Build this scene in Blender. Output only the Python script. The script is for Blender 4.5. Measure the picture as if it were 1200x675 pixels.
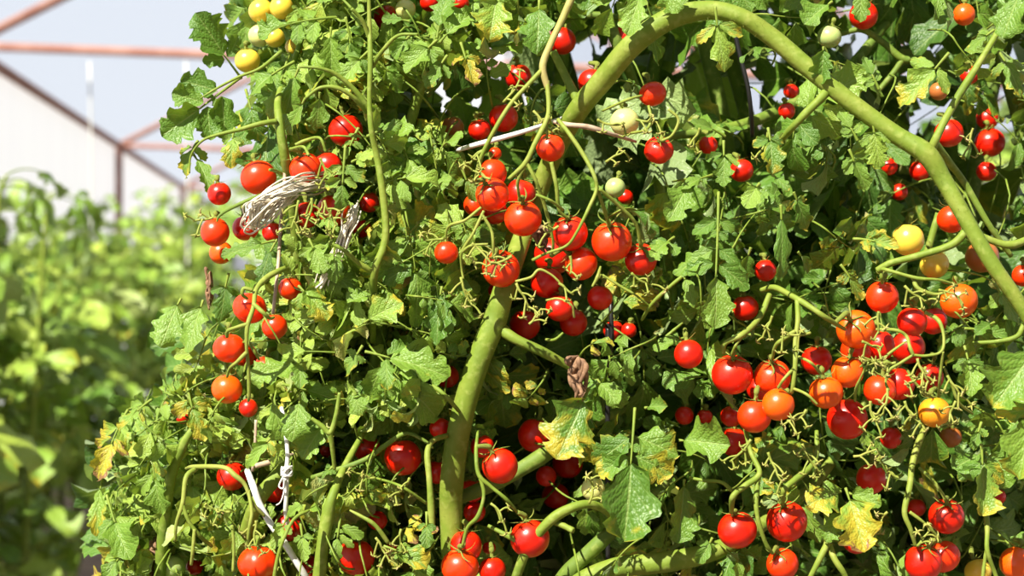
import bpy, math, random
import numpy as np
from mathutils import Vector, Matrix

for o in list(bpy.data.objects):
    bpy.data.objects.remove(o)
SC = bpy.context.scene
COL = SC.collection
PI = math.pi

# ------------------------------------------------------------------ camera, sky, sun, exposure
LENS = 70.0
W = 36.0 / LENS
CAM = np.array([0.0, -1.5, 1.2])
cam_data = bpy.data.cameras.new('camera')
cam_data.lens = LENS
cam_data.sensor_width = 36.0
cam_data.dof.use_dof = True
cam_data.dof.focus_distance = 1.50
cam_data.dof.aperture_fstop = 9.0
cam_data.clip_end = 200
cam = bpy.data.objects.new('camera', cam_data)
COL.objects.link(cam)
cam.location = CAM
cam.rotation_euler = (PI / 2, 0, 0)
SC.camera = cam

SUNV = np.array([-0.39, -0.58, 0.70])
SUNV /= np.linalg.norm(SUNV)                       # towards the sun
sun_data = bpy.data.lights.new('sun', 'SUN')
sun_data.energy = 13.0
sun_data.color = (1.0, 0.94, 0.80)
sun_data.angle = math.radians(0.55)
sun = bpy.data.objects.new('sun', sun_data)
COL.objects.link(sun)
sun.location = (-3, -3, 6)
sun.rotation_euler = Vector(-SUNV).to_track_quat('-Z', 'Y').to_euler()

world = bpy.data.worlds.new('sky')
SC.world = world
world.use_nodes = True
wn = world.node_tree.nodes
wl = world.node_tree.links
bg = wn['Background']
tc = wn.new('ShaderNodeTexCoord')
sp = wn.new('ShaderNodeSeparateXYZ')
rp = wn.new('ShaderNodeValToRGB')
rp.color_ramp.elements[0].position = 0.0
rp.color_ramp.elements[0].color = (0.78, 0.85, 0.97, 1)
rp.color_ramp.elements[1].position = 0.9
rp.color_ramp.elements[1].color = (0.42, 0.58, 0.92, 1)
wl.new(tc.outputs['Generated'], sp.inputs[0])
wl.new(sp.outputs['Z'], rp.inputs[0])
ms = wn.new('ShaderNodeMapRange')                  # sky shaped by hand: bright down the house, dimmed behind camera to cut fill
ms.inputs[1].default_value = -0.2
ms.inputs[2].default_value = 0.8
ms.inputs[3].default_value = 0.22
ms.inputs[4].default_value = 0.84
wl.new(sp.outputs['Y'], ms.inputs[0])
vm = wn.new('ShaderNodeVectorMath')
vm.operation = 'SCALE'
wl.new(rp.outputs[0], vm.inputs[0])
wl.new(ms.outputs[0], vm.inputs['Scale'])
wl.new(vm.outputs[0], bg.inputs['Color'])
bg.inputs['Strength'].default_value = 1.0

SC.view_settings.view_transform = 'Standard'
SC.view_settings.look = 'None'
SC.view_settings.exposure = 0.0
SC.view_settings.gamma = 1.0
SC.view_settings.use_curve_mapping = False
SC.cycles.max_bounces = 8
SC.cycles.diffuse_bounces = 2
SC.cycles.transmission_bounces = 4
SC.cycles.transparent_max_bounces = 12
SC.cycles.use_denoising = True

rng = np.random.default_rng(7)

def P(px, py, y=0.0):
    """A point of the place at depth y that the photograph shows at pixel (px, py)."""
    d = y - CAM[1]
    return np.array([(px - 600) / 1200 * W * d, y, CAM[2] + (337.5 - py) / 1200 * W * d])

def PX(y):
    return W * (y - CAM[1]) / 1200                  # metres per pixel at depth y

def proj(v):
    d = v[:, 1] - CAM[1]
    return np.stack([600 + v[:, 0] / d / W * 1200, 337.5 - (v[:, 2] - CAM[2]) / d / W * 1200], 1)

def surf(px, py):
    y = 0.0
    if px < 560:
        y += 0.10 * ((560 - px) / 400) ** 1.5
    else:
        y += 0.03 * ((px - 700) / 500) ** 2
    if py < 200:
        y += 0.05 * (200 - py) / 200
    return y

def nrm(v):
    v = np.asarray(v, float)
    return v / (np.linalg.norm(v) + 1e-12)

# ------------------------------------------------------------------ materials
def mat(name):
    m = bpy.data.materials.new(name)
    m.use_nodes = True
    nt = m.node_tree
    nt.nodes.clear()
    return m, nt, nt.nodes, nt.links

class NT:
    """Small wrapper that wires node trees."""
    def __init__(self, nt):
        self.nt = nt
    def n(self, t, **kw):
        nd = self.nt.nodes.new(t)
        for k, v in kw.items():
            setattr(nd, k, v)
        return nd
    def l(self, a, b):
        self.nt.links.new(a, b)
    def math(self, op, a, b=None, c=None, clamp=False):
        nd = self.n('ShaderNodeMath', operation=op, use_clamp=clamp)
        for i, x in enumerate((a, b, c)):
            if x is None:
                continue
            if hasattr(x, 'links'):
                self.l(x, nd.inputs[i])
            else:
                nd.inputs[i].default_value = x
        return nd.outputs[0]
    def mix(self, f, a, b, blend='MIX'):
        nd = self.n('ShaderNodeMix', data_type='RGBA', blend_type=blend)
        for i, x in ((0, f), (6, a), (7, b)):
            if hasattr(x, 'links'):
                self.l(x, nd.inputs[i])
            else:
                nd.inputs[i].default_value = x if i == 0 else (*x, 1)
        return nd.outputs[2]
    def step(self, x, lo, hi):
        nd = self.n('ShaderNodeMapRange', interpolation_type='SMOOTHSTEP')
        self.l(x, nd.inputs[0])
        for i, v in ((1, lo), (2, hi)):
            if hasattr(v, 'links'):
                self.l(v, nd.inputs[i])
            else:
                nd.inputs[i].default_value = v
        return nd.outputs[0]
    def attr(self, name):
        nd = self.n('ShaderNodeAttribute')
        nd.attribute_name = name
        return nd.outputs['Fac']

def leaf_material():
    m, nt, _, _ = mat('tomato_leaf')
    g = NT(nt)
    uv = g.n('ShaderNodeUVMap')
    s = g.n('ShaderNodeSeparateXYZ')
    g.l(uv.outputs[0], s.inputs[0])
    u = s.outputs[0]
    v = g.math('MULTIPLY_ADD', s.outputs[1], 2.0, -1.0)
    av = g.math('ABSOLUTE', v)
    tone, sick, seed = g.attr('tone'), g.attr('sick'), g.attr('seed')
    # side veins run forward from the midrib
    c0 = g.n('ShaderNodeCombineXYZ')
    g.l(g.math('MULTIPLY', u, 2.2), c0.inputs[0])
    g.l(v, c0.inputs[1])
    g.l(g.math('MULTIPLY', seed, 37.0), c0.inputs[2])
    n0 = g.n('ShaderNodeTexNoise')
    n0.inputs['Scale'].default_value = 1.6
    g.l(c0.outputs[0], n0.inputs['Vector'])
    NOISE = n0.outputs[0]
    q = g.math('ADD', g.math('SUBTRACT', g.math('MULTIPLY', u, 5.0), g.math('MULTIPLY', g.math('POWER', av, 0.75), 1.5)), g.math('MULTIPLY', NOISE, 0.55))
    fr = g.math('FRACT', q)
    dv = g.math('ABSOLUTE', g.math('SUBTRACT', fr, 0.5))            # 0 on the vein
    side = g.math('SUBTRACT', 1.0, g.step(dv, 0.02, 0.09))
    mid = g.math('SUBTRACT', 1.0, g.step(av, 0.02, 0.075))
    vein = g.math('MAXIMUM', g.math('MULTIPLY', side, 0.42), mid)
    # blotch noise
    cb = g.n('ShaderNodeCombineXYZ')
    g.l(g.math('MULTIPLY', u, 1.6), cb.inputs[0])
    g.l(g.math('MULTIPLY', v, 0.7), cb.inputs[1])
    g.l(g.math('MULTIPLY', seed, 60.0), cb.inputs[2])
    no = g.n('ShaderNodeTexNoise')
    no.inputs['Scale'].default_value = 2.2
    no.inputs['Detail'].default_value = 4
    g.l(cb.outputs[0], no.inputs['Vector'])
    n2 = g.n('ShaderNodeTexNoise')
    n2.inputs['Scale'].default_value = 9.0
    n2.inputs['Detail'].default_value = 3
    g.l(cb.outputs[0], n2.inputs['Vector'])
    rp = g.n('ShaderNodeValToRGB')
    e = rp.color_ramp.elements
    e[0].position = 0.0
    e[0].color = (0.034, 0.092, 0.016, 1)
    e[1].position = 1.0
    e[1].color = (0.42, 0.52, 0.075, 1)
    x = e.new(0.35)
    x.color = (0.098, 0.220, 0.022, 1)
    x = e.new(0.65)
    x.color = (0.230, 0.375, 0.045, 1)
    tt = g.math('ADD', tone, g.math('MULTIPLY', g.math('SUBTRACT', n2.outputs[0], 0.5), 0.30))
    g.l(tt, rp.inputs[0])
    c = g.mix(g.math('MULTIPLY', vein, 0.42), rp.outputs[0], (0.40, 0.52, 0.16))
    # yellowing then browning, from tip and margin inwards
    reach = g.math('ADD', g.math('MULTIPLY', u, 0.34), g.math('MULTIPLY', av, 0.16))
    amt = g.math('ADD', g.math('ADD', reach, no.outputs[0]), g.math('MULTIPLY', sick, 0.95))
    yel = g.step(amt, 1.12, 1.38)
    brn = g.step(g.math('ADD', amt, g.math('MULTIPLY', g.math('SUBTRACT', n2.outputs[0], 0.5), 0.35)), 1.46, 1.60)
    c = g.mix(g.math('MULTIPLY', yel, g.math('SUBTRACT', 1.0, g.math('MULTIPLY', vein, 0.55))), c, (0.50, 0.42, 0.035))
    c = g.mix(brn, c, (0.27, 0.13, 0.055))
    geo = g.n('ShaderNodeNewGeometry')
    under = g.mix(0.45, c, (0.42, 0.50, 0.26))
    c = g.mix(geo.outputs['Backfacing'], c, under)
    # relief: the blade swells between the veins
    n3 = g.n('ShaderNodeTexVoronoi')
    n3.inputs['Scale'].default_value = 13.0
    g.l(cb.outputs[0], n3.inputs['Vector'])
    h = g.math('SUBTRACT', g.math('SUBTRACT', g.math('MULTIPLY', g.step(dv, 0.0, 0.35), 0.5), g.math('MULTIPLY', mid, 0.6)), g.math('MULTIPLY', n3.outputs['Distance'], 0.9))
    bp = g.n('ShaderNodeBump')
    bp.inputs['Strength'].default_value = 0.45
    bp.inputs['Distance'].default_value = 0.0016
    g.l(h, bp.inputs['Height'])
    pr = g.n('ShaderNodeBsdfPrincipled')
    g.l(c, pr.inputs['Base Color'])
    pr.inputs['Roughness'].default_value = 0.46
    pr.inputs['Specular IOR Level'].default_value = 0.55
    g.l(bp.outputs[0], pr.inputs['Normal'])
    tr = g.n('ShaderNodeBsdfTranslucent')
    g.l(g.mix(0.5, c, (0.36, 0.50, 0.03)), tr.inputs['Color'])
    mx = g.n('ShaderNodeMixShader')
    mx.inputs[0].default_value = 0.30
    g.l(pr.outputs[0], mx.inputs[1])
    g.l(tr.outputs[0], mx.inputs[2])
    out = g.n('ShaderNodeOutputMaterial')
    g.l(mx.outputs[0], out.inputs[0])
    return m

def stem_material():
    m, nt, _, _ = mat('tomato_stem')
    g = NT(nt)
    tone = g.attr('tone')
    t = g.n('ShaderNodeTexCoord')
    no = g.n('ShaderNodeTexNoise')
    no.inputs['Scale'].default_value = 160
    no.inputs['Detail'].default_value = 4
    g.l(t.outputs['Object'], no.inputs['Vector'])
    n2 = g.n('ShaderNodeTexNoise')
    n2.inputs['Scale'].default_value = 45
    n2.inputs['Detail'].default_value = 4
    g.l(t.outputs['Object'], n2.inputs['Vector'])
    rp = g.n('ShaderNodeValToRGB')
    e = rp.color_ramp.elements
    e[0].position = 0.0
    e[0].color = (0.085, 0.15, 0.025, 1)
    e[1].position = 1.0
    e[1].color = (0.42, 0.30, 0.16, 1)
    x = e.new(0.3)
    x.color = (0.155, 0.225, 0.022, 1)
    x = e.new(0.6)
    x.color = (0.29, 0.30, 0.06, 1)
    g.l(g.math('ADD', tone, g.math('MULTIPLY', g.math('SUBTRACT', n2.outputs[0], 0.5), 0.55)), rp.inputs[0])
    c = g.mix(g.math('MULTIPLY', g.step(no.outputs[0], 0.5, 0.7), 0.35), rp.outputs[0], (0.34, 0.38, 0.10))
    bp = g.n('ShaderNodeBump')
    bp.inputs['Strength'].default_value = 0.6
    bp.inputs['Distance'].default_value = 0.0010
    g.l(no.outputs[0], bp.inputs['Height'])
    pr = g.n('ShaderNodeBsdfPrincipled')
    g.l(c, pr.inputs['Base Color'])
    pr.inputs['Roughness'].default_value = 0.62
    pr.inputs['Specular IOR Level'].default_value = 0.3
    g.l(bp.outputs[0], pr.inputs['Normal'])
    out = g.n('ShaderNodeOutputMaterial')
    g.l(pr.outputs[0], out.inputs[0])
    return m

def fruit_material():
    m, nt, _, _ = mat('tomato_skin')
    g = NT(nt)
    oi = g.n('ShaderNodeObjectInfo')
    t = g.n('ShaderNodeTexCoord')
    s = g.n('ShaderNodeSeparateXYZ')
    g.l(t.outputs['Object'], s.inputs[0])
    no = g.n('ShaderNodeTexNoise')
    no.inputs['Scale'].default_value = 1.6
    no.inputs['Detail'].default_value = 3
    ad = g.n('ShaderNodeVectorMath', operation='ADD')
    g.l(t.outputs['Object'], ad.inputs[0])
    cx = g.n('ShaderNodeCombineXYZ')
    g.l(g.math('MULTIPLY', oi.outputs['Random'], 40.0), cx.inputs[2])
    g.l(cx.outputs[0], ad.inputs[1])
    g.l(ad.outputs[0], no.inputs['Vector'])
    # ripening is uneven: paler towards the shoulder
    f = g.math('MULTIPLY', g.step(g.math('ADD', s.outputs[2], g.math('MULTIPLY', g.math('SUBTRACT', no.outputs[0], 0.5), 1.2)), 0.35, 1.05), 0.06)
    hs = g.n('ShaderNodeHueSaturation')
    hs.inputs['Hue'].default_value = 0.53
    g.l(oi.outputs['Color'], hs.inputs['Color'])
    c = g.mix(f, oi.outputs['Color'], (0.80, 0.30, 0.02))
    sp = g.n('ShaderNodeTexNoise')
    sp.inputs['Scale'].default_value = 60
    g.l(ad.outputs[0], sp.inputs['Vector'])
    c = g.mix(g.math('MULTIPLY', g.step(sp.outputs[0], 0.68, 0.74), 0.15), c, (0.9, 0.45, 0.08))
    pr = g.n('ShaderNodeBsdfPrincipled')
    g.l(c, pr.inputs['Base Color'])
    pr.inputs['Roughness'].default_value = 0.31
    pr.inputs['Specular IOR Level'].default_value = 0.62
    pr.inputs['Subsurface Weight'].default_value = 0.2
    pr.inputs['Subsurface Radius'].default_value = (1.0, 0.2, 0.08)
    pr.inputs['Subsurface Scale'].default_value = 0.004
    pr.inputs['Coat Weight'].default_value = 0.0
    pr.inputs['Coat Roughness'].default_value = 0.13
    out = g.n('ShaderNodeOutputMaterial')
    g.l(pr.outputs[0], out.inputs[0])
    return m

def plain(name, col, rough=0.6, noise=0.0, scale=40, metal=0.0, col2=None, trans=0.0, transp=0.0, stretch=None):
    m, nt, _, _ = mat(name)
    g = NT(nt)
    pr = g.n('ShaderNodeBsdfPrincipled')
    pr.inputs['Roughness'].default_value = rough
    pr.inputs['Metallic'].default_value = metal
    c = None
    if col2:
        t = g.n('ShaderNodeTexCoord')
        no = g.n('ShaderNodeTexNoise')
        no.inputs['Scale'].default_value = scale
        no.inputs['Detail'].default_value = 5
        src = t.outputs['Object']
        if stretch:
            mp = g.n('ShaderNodeMapping')
            mp.inputs['Scale'].default_value = stretch
            g.l(src, mp.inputs[0])
            src = mp.outputs[0]
        g.l(src, no.inputs['Vector'])
        c = g.mix(g.step(no.outputs[0], 0.38, 0.66), col, col2)
        g.l(c, pr.inputs['Base Color'])
    else:
        pr.inputs['Base Color'].default_value = (*col, 1)
    sh = pr.outputs[0]
    if trans:
        tr = g.n('ShaderNodeBsdfTranslucent')
        tr.inputs['Color'].default_value = (*col, 1)
        mx = g.n('ShaderNodeMixShader')
        mx.inputs[0].default_value = trans
        g.l(sh, mx.inputs[1])
        g.l(tr.outputs[0], mx.inputs[2])
        sh = mx.outputs[0]
    if transp:
        tp = g.n('ShaderNodeBsdfTransparent')
        mx = g.n('ShaderNodeMixShader')
        mx.inputs[0].default_value = transp
        g.l(sh, mx.inputs[1])
        g.l(tp.outputs[0], mx.inputs[2])
        sh = mx.outputs[0]
    out = g.n('ShaderNodeOutputMaterial')
    g.l(sh, out.inputs[0])
    return m

M_LEAF = leaf_material()
M_STEM = stem_material()
M_FRUIT = fruit_material()
M_TWINE = plain('straw_twine', (0.62, 0.54, 0.40), 0.7, col2=(0.78, 0.74, 0.64), scale=120)
M_WHITE = plain('white_cord', (0.78, 0.78, 0.76), 0.6, col2=(0.62, 0.60, 0.55), scale=150)
M_BROWN = plain('brown_string', (0.36, 0.25, 0.17), 0.75, col2=(0.48, 0.37, 0.27), scale=120)
M_DRY = plain('withered_leaf', (0.16, 0.085, 0.045), 0.8, col2=(0.30, 0.17, 0.09), scale=200)
M_BLACK = plain('black_tube', (0.012, 0.012, 0.012), 0.4)
M_RUST = plain('rusty_pipe', (0.26, 0.12, 0.095), 0.8, col2=(0.33, 0.18, 0.15), scale=6)
M_FILM = plain('roof_film', (0.85, 0.88, 0.93), 0.5, trans=0.55, transp=0.86)
M_WALL = plain('wall_sheet', (0.78, 0.82, 0.90), 0.6, trans=0.45, col2=(0.72, 0.77, 0.86), scale=1.2, stretch=(4, 4, 0.15))
M_SOIL = plain('soil', (0.12, 0.075, 0.045), 0.9, col2=(0.20, 0.13, 0.08), scale=5)
M_SEED = plain('pale_grey_rope', (0.6, 0.6, 0.58), 0.7)

# ------------------------------------------------------------------ mesh building
class Build:
    """Collects quads and tubes, then links them as ONE mesh object."""
    def __init__(self):
        self.v, self.f, self.uv, self.at, self.n = [], [], [], [], 0
    def add(self, v, f, uv=None, tone=0.4, sick=0.0, seed=0.0):
        v = np.asarray(v, float)
        f = np.asarray(f, int)
        self.v.append(v)
        self.f.append(f + self.n)
        self.uv.append(np.zeros((len(v), 2)) if uv is None else uv)
        a = np.empty((len(v), 3))
        a[:, 0], a[:, 1], a[:, 2] = tone, sick, seed
        self.at.append(a)
        self.n += len(v)
    def link(self, name, material, parent=None, origin=(0, 0, 0), offset=(0, 0, 0), smooth=True):
        """origin: world point the mesh is measured from; offset: where it sits in its parent."""
        v = np.concatenate(self.v) - np.asarray(origin)
        f = np.concatenate(self.f)
        me = bpy.data.meshes.new(name)
        me.vertices.add(len(v))
        me.vertices.foreach_set('co', v.ravel())
        me.loops.add(f.size)
        me.loops.foreach_set('vertex_index', f.ravel().astype(np.int32))
        me.polygons.add(len(f))
        me.polygons.foreach_set('loop_start', np.arange(0, f.size, 4, dtype=np.int32))
        me.polygons.foreach_set('loop_total', np.full(len(f), 4, np.int32))
        me.polygons.foreach_set('use_smooth', np.full(len(f), smooth, bool))
        uv = np.concatenate(self.uv)
        lay = me.uv_layers.new(name='UVMap')
        lay.data.foreach_set('uv', uv[f.ravel()].ravel())
        at = np.concatenate(self.at)
        for i, nm in enumerate(('tone', 'sick', 'seed')):
            a = me.attributes.new(nm, 'FLOAT', 'POINT')
            a.data.foreach_set('value', at[:, i].copy())
        me.update(calc_edges=True)
        me.validate()
        me.materials.append(material)
        o = bpy.data.objects.new(name, me)
        COL.objects.link(o)
        o.location = offset
        if parent:
            o.parent = parent
        return o

def spline(pts, n):
    """Catmull-Rom through pts (rows of any width), n samples."""
    p = np.asarray(pts, float)
    if len(p) == 2:
        t = np.linspace(0, 1, n)[:, None]
        return p[0] * (1 - t) + p[1] * t
    p = np.vstack([2 * p[0] - p[1], p, 2 * p[-1] - p[-2]])
    m = len(p) - 3
    out = []
    for t in np.linspace(0, m - 1e-6, n):
        i = int(t)
        t -= i
        a, b, c, d = p[i:i + 4]
        out.append(0.5 * (2 * b + (c - a) * t + (2 * a - 5 * b + 4 * c - d) * t * t + (3 * b - a - 3 * c + d) * t ** 3))
    return np.array(out)

def tube(bd, pts, rad, sides=8, tone=0.35, n=None, knob=0.0):
    """A smooth round tube along pts; rad is one radius or one per point."""
    pts = np.asarray(pts, float)
    r = np.full(len(pts), rad) if np.isscalar(rad) else np.asarray(rad, float)
    n = n or max(4, 5 * (len(pts) - 1) + 1)
    q = spline(np.column_stack([pts, r]), n)
    c, r = q[:, :3], np.maximum(q[:, 3], 1e-5)
    if knob:
        r = r * (1 + knob * np.sin(np.linspace(0, 9, n)) ** 2 * rng.uniform(0.4, 1))
    t = np.gradient(c, axis=0)
    t /= np.linalg.norm(t, axis=1)[:, None] + 1e-12
    a = np.cross(t[0], (0.3, 0.9, 0.31))
    a /= np.linalg.norm(a) + 1e-9
    ang = np.linspace(0, 2 * PI, sides, endpoint=False)
    V = []
    for i in range(n):
        a = a - t[i] * np.dot(a, t[i])
        a /= np.linalg.norm(a) + 1e-12
        b = np.cross(t[i], a)
        V.append(c[i] + r[i] * (np.cos(ang)[:, None] * a + np.sin(ang)[:, None] * b))
    V = np.concatenate(V + [c[:1], c[-1:]])
    F = []
    for i in range(n - 1):
        for k in range(sides):
            k2 = (k + 1) % sides
            F.append((i * sides + k, i * sides + k2, (i + 1) * sides + k2, (i + 1) * sides + k))
    e0, e1, o = n * sides, n * sides + 1, (n - 1) * sides
    for k in range(0, sides - sides % 2, 2):
        F.append((e0, (k + 2) % sides, k + 1, k))
        F.append((e1, o + k, o + k + 1, o + (k + 2) % sides))
    if sides % 2:
        pass
    bd.add(V, F, tone=tone)
    return c, r

def empty(name, loc, label=None, cat=None, group=None, kind=None):
    o = bpy.data.objects.new(name, None)
    COL.objects.link(o)
    o.location = loc
    o.empty_display_size = 0.05
    tag(o, label, cat, group, kind)
    return o

def tag(o, label=None, cat=None, group=None, kind=None):
    if label:
        o['label'] = label
    if cat:
        o['category'] = cat
    if group:
        o['group'] = group
    if kind:
        o['kind'] = kind
    return o

# ------------------------------------------------------------------ leaves
_grid = {}
def grid(nu, nv):
    if (nu, nv) not in _grid:
        u = np.linspace(0, 1, nu) ** 0.9
        v = np.linspace(-1, 1, nv)
        U, V = np.meshgrid(u, v, indexing='ij')
        F = []
        for i in range(nu - 1):
            for k in range(nv - 1):
                a = i * nv + k
                F.append((a, a + nv, a + nv + 1, a + 1))
        _grid[nu, nv] = (U.ravel(), V.ravel(), np.array(F))
    return _grid[nu, nv]

def leaflet(L, wd,  nu=12, nv=7, fold=0.2, curl=0.5, twist=0.0, quilt=0.05, roll=0.15, teeth=0.2, nt=3.6, rg=rng):
    """One ovate toothed blade: x along, y across, z up. Returns verts, faces, uv."""
    U, V, F = grid(nu, nv)
    f = (U ** 0.55) * (1 - U) ** 0.72
    f = f / 0.49
    ph = rg.uniform(0, 1, 2)
    side = np.where(V < 0, ph[0], ph[1])
    saw = .5 + .5 * np.sin(2 * PI * (U * nt + side) - .6 * np.sin(2 * PI * (U * nt + side))) + .22 * np.sin(2 * PI * U * nt * 2.3 + 9 * side)
    f = f * (1 + teeth * (saw - 0.5) * np.clip(np.abs(V), 0, 1) ** 2 * 2 * np.clip((1 - U) * 3, 0, 1))
    asym = 1 + 0.12 * rg.uniform(-1, 1) * np.sign(V)
    hw = 0.5 * wd * f * asym
    av = np.abs(V)
    y = hw * V
    x = L * (U + 0.13 * av * np.sin(PI * U))
    z = fold * av * hw - roll * av ** 2 * hw * (0.6 + 0.8 * U)
    z = z + quilt * wd * 0.5 * (np.abs(np.sin(PI * (5.0 * U - 1.4 * av + .25 * np.sin(3 * av + 9 * ph[1])))) - 0.5) * np.clip(av * 2.5, 0, 1) * np.clip(4 * U * (1.1 - U), 0, 1)
    z = z + 0.13 * wd * np.sin(U * 5 + ph[0] * 6) * V * av + 0.07 * wd * np.sin(U * 9 + ph[1] * 6) * av ** 2
    # bend along the midrib
    th = curl * U
    R = L / curl if abs(curl) > 1e-3 else None
    X = x - L * U
    if R:
        cx, cz = R * np.sin(th), -R * (1 - np.cos(th))
    else:
        cx, cz = L * U, 0 * U
    tw = twist * U
    y2 = y * np.cos(tw) - z * np.sin(tw)
    z2 = y * np.sin(tw) + z * np.cos(tw)
    vx = cx + X * np.cos(th) + z2 * np.sin(th)
    vz = cz - X * np.sin(th) + z2 * np.cos(th)
    return np.column_stack([vx, y2, vz]), F, np.column_stack([U, V * 0.5 + 0.5])

def frame(T, N):
    T = nrm(T)
    N = np.asarray(N, float)
    N = nrm(N - T * np.dot(N, T))
    S = np.cross(N, T)
    return np.array([T, S, N])                       # rows

def make_leaf(base, T, N, L, pairs=2, term=0.45, wr=0.62, tone=0.5, sick=0.1, droop=0.5, curl=0.6, res=(12, 7), rg=rng, lat=0.8, fold=0.25, rr=0.0010):
    """A tomato leaf: rachis with paired leaflets and a terminal one.
    Returns (rachis points, radii, [(verts, faces, uv, tone, sick, seed)])."""
    base = np.asarray(base, float)
    Fm = frame(T, N)
    La = L * (1 - term)
    n = 7
    ts = np.linspace(0, 1, n)
    ths = droop * ts
    step = La / (n - 1)
    pts, tang, nor = [base], [], []
    for i in range(n):
        t = Fm[0] * math.cos(ths[i]) - Fm[2] * math.sin(ths[i])
        nn = Fm[0] * math.sin(ths[i]) + Fm[2] * math.cos(ths[i])
        tang.append(t)
        nor.append(nn)
        if i < n - 1:
            pts.append(pts[-1] + t * step)
    pts = np.array(pts)
    S = Fm[1]
    out = []
    def put(p, d, nn, l, w, cu):
        fm = frame(d, nn)
        v, f, uv = leaflet(l, w, res[0], res[1], fold=fold + rg.uniform(-.1, .25), curl=cu, twist=rg.uniform(-.5, .5), quilt=rg.uniform(.005, .045), roll=rg.uniform(-.35, .5), rg=rg, teeth=rg.uniform(.12, .26) + (.10 if l > .022 else 0), nt=rg.choice([2.4, 3.0, 3.5]))
        out.append((v @ fm + p, f, uv, float(np.clip(tone + rg.normal(0, .07), 0, 1)), float(max(0, sick * rg.uniform(.6, 1.3))), float(rg.uniform())))
    put(pts[-1], tang[-1] + S * rg.uniform(-.12, .12), nor[-1] + S * rg.uniform(-.25, .25), L * term, L * term * wr * 1.05, curl * rg.uniform(.7, 1.2))
    lw = L * term * lat
    for k in range(pairs):
        t = 0.97 - (k + 0.25) * (0.84 / max(pairs, 1.4))
        i = min(n - 1, max(0, int(round(t * (n - 1)))))
        size = lw * (1.0 if k < 2 else 0.6) * (0.85 if k == 0 else 1)
        for sgn in (-1, 1):
            a = math.radians(rg.uniform(50, 75))
            d = tang[i] * math.cos(a) + sgn * S * math.sin(a) + nor[i] * rg.uniform(-.35, .1)
            l = size * rg.uniform(.75, 1.1)
            put(pts[i] + d * l * 0.10, d, nor[i] + sgn * S * rg.uniform(-.2, .3) + tang[i] * rg.uniform(-.2, .2), l, l * wr * rg.uniform(.9, 1.15), curl * rg.uniform(.5, 1.4))
        if k < pairs - 1 and rg.uniform() < .7:          # small leaflets in between
            j = max(0, i - 1)
            for sgn in (-1, 1):
                d = tang[j] * .4 + sgn * S * .9
                l = size * rg.uniform(.25, .4)
                put(pts[j], d, nor[j], l, l * .75, curl)
    rad = np.linspace(rr * 1.3, rr * .7, n)
    return pts, rad, out

def leaf_into(bd_stem, bd_leaf, leaf):
    pts, rad, lf = leaf
    tube(bd_stem, pts, rad, 6, tone=0.25, n=8)
    for (v, f, uv, t, s, sd) in lf:
        bd_leaf.add(v, f, uv, t, s, sd)

def leaf_part(plant, leaf):
    """A leaf as a part of its plant (its own mesh is the leaf stalk), leaflets as its sub-parts."""
    pts, rad, lf = leaf
    b = Build()
    tube(b, pts, rad, 6, tone=0.28, n=14)
    pl = np.array(plant.location)
    o = b.link('leaf', M_STEM, plant, origin=pts[0], offset=pts[0] - pl)
    for (v, f, uv, t, s, sd) in lf:
        k = Build()
        k.add(v, f, uv, t, s, sd)
        k.link('leaflet', M_LEAF, o, origin=pts[0])
    return o

# ------------------------------------------------------------------ the setting: a film greenhouse
AX = nrm([-0.0874, 1, 0])
LT = nrm([1, 0.0874, 0])
def G(d, l, h):
    """Greenhouse coordinates: d along the house from the camera, l to the right, h above eye height."""
    return np.array([CAM[0], CAM[1], CAM[2]]) + AX * d + LT * l + np.array([0, 0, h])

EAVE_L, EAVE_R, EAVE_H, RIDGE_L, RIDGE_H = -2.04, 7.2, 1.30, 2.6, 3.75
D0, D1 = -4.0, 31.0

def sheet(name, corners, m, kind='structure', nx=2, ny=2, sag=0.0):
    a, b, c, d = [np.asarray(x, float) for x in corners]
    bd = Build()
    V, F = [], []
    for i in range(nx + 1):
        for k in range(ny + 1):
            s, t = i / nx, k / ny
            p = (a * (1 - s) + b * s) * (1 - t) + (d * (1 - s) + c * s) * t
            V.append(p)
    for i in range(nx):
        for k in range(ny):
            q = i * (ny + 1) + k
            F.append((q, q + ny + 1, q + ny + 2, q + 1))
    bd.add(V, F)
    o = bd.link(name, m, smooth=True)
    o['kind'] = kind
    return o

gz = -1.2
sheet('ground', [(-30, -12, 0), (30, -12, 0), (30, 60, 0), (-30, 60, 0)], M_SOIL)
sheet('wall_left', [G(D0, EAVE_L, gz), G(D1, EAVE_L, gz), G(D1, EAVE_L, EAVE_H), G(D0, EAVE_L, EAVE_H)], M_WALL)
sheet('wall_right', [G(D0, EAVE_R, gz), G(D1, EAVE_R, gz), G(D1, EAVE_R, EAVE_H), G(D0, EAVE_R, EAVE_H)], M_WALL)
bd = Build()
pts = [G(D1, EAVE_L, gz), G(D1, EAVE_R, gz), G(D1, EAVE_R, EAVE_H), G(D1, EAVE_L, EAVE_H), G(D1, RIDGE_L, RIDGE_H), G(D1, RIDGE_L, EAVE_H)]
bd.add(pts, [(0, 1, 2, 3), (3, 5, 4, 3), (5, 2, 4, 5)])
wb = Build()
wb.add([pts[0], pts[1], pts[2], pts[3]], [(0, 1, 2, 3)])
wb.add([pts[3], pts[5], pts[4], (pts[3] + pts[4]) / 2], [(0, 1, 2, 3)])
wb.add([pts[5], pts[2], (pts[2] + pts[4]) / 2, pts[4]], [(0, 1, 2, 3)])
wb.link('wall_back', M_WALL)['kind'] = 'structure'
rf = Build()
rf.add([G(D0, EAVE_L, EAVE_H), G(D1, EAVE_L, EAVE_H), G(D1, RIDGE_L, RIDGE_H), G(D0, RIDGE_L, RIDGE_H)], [(0, 1, 2, 3)])
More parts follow.
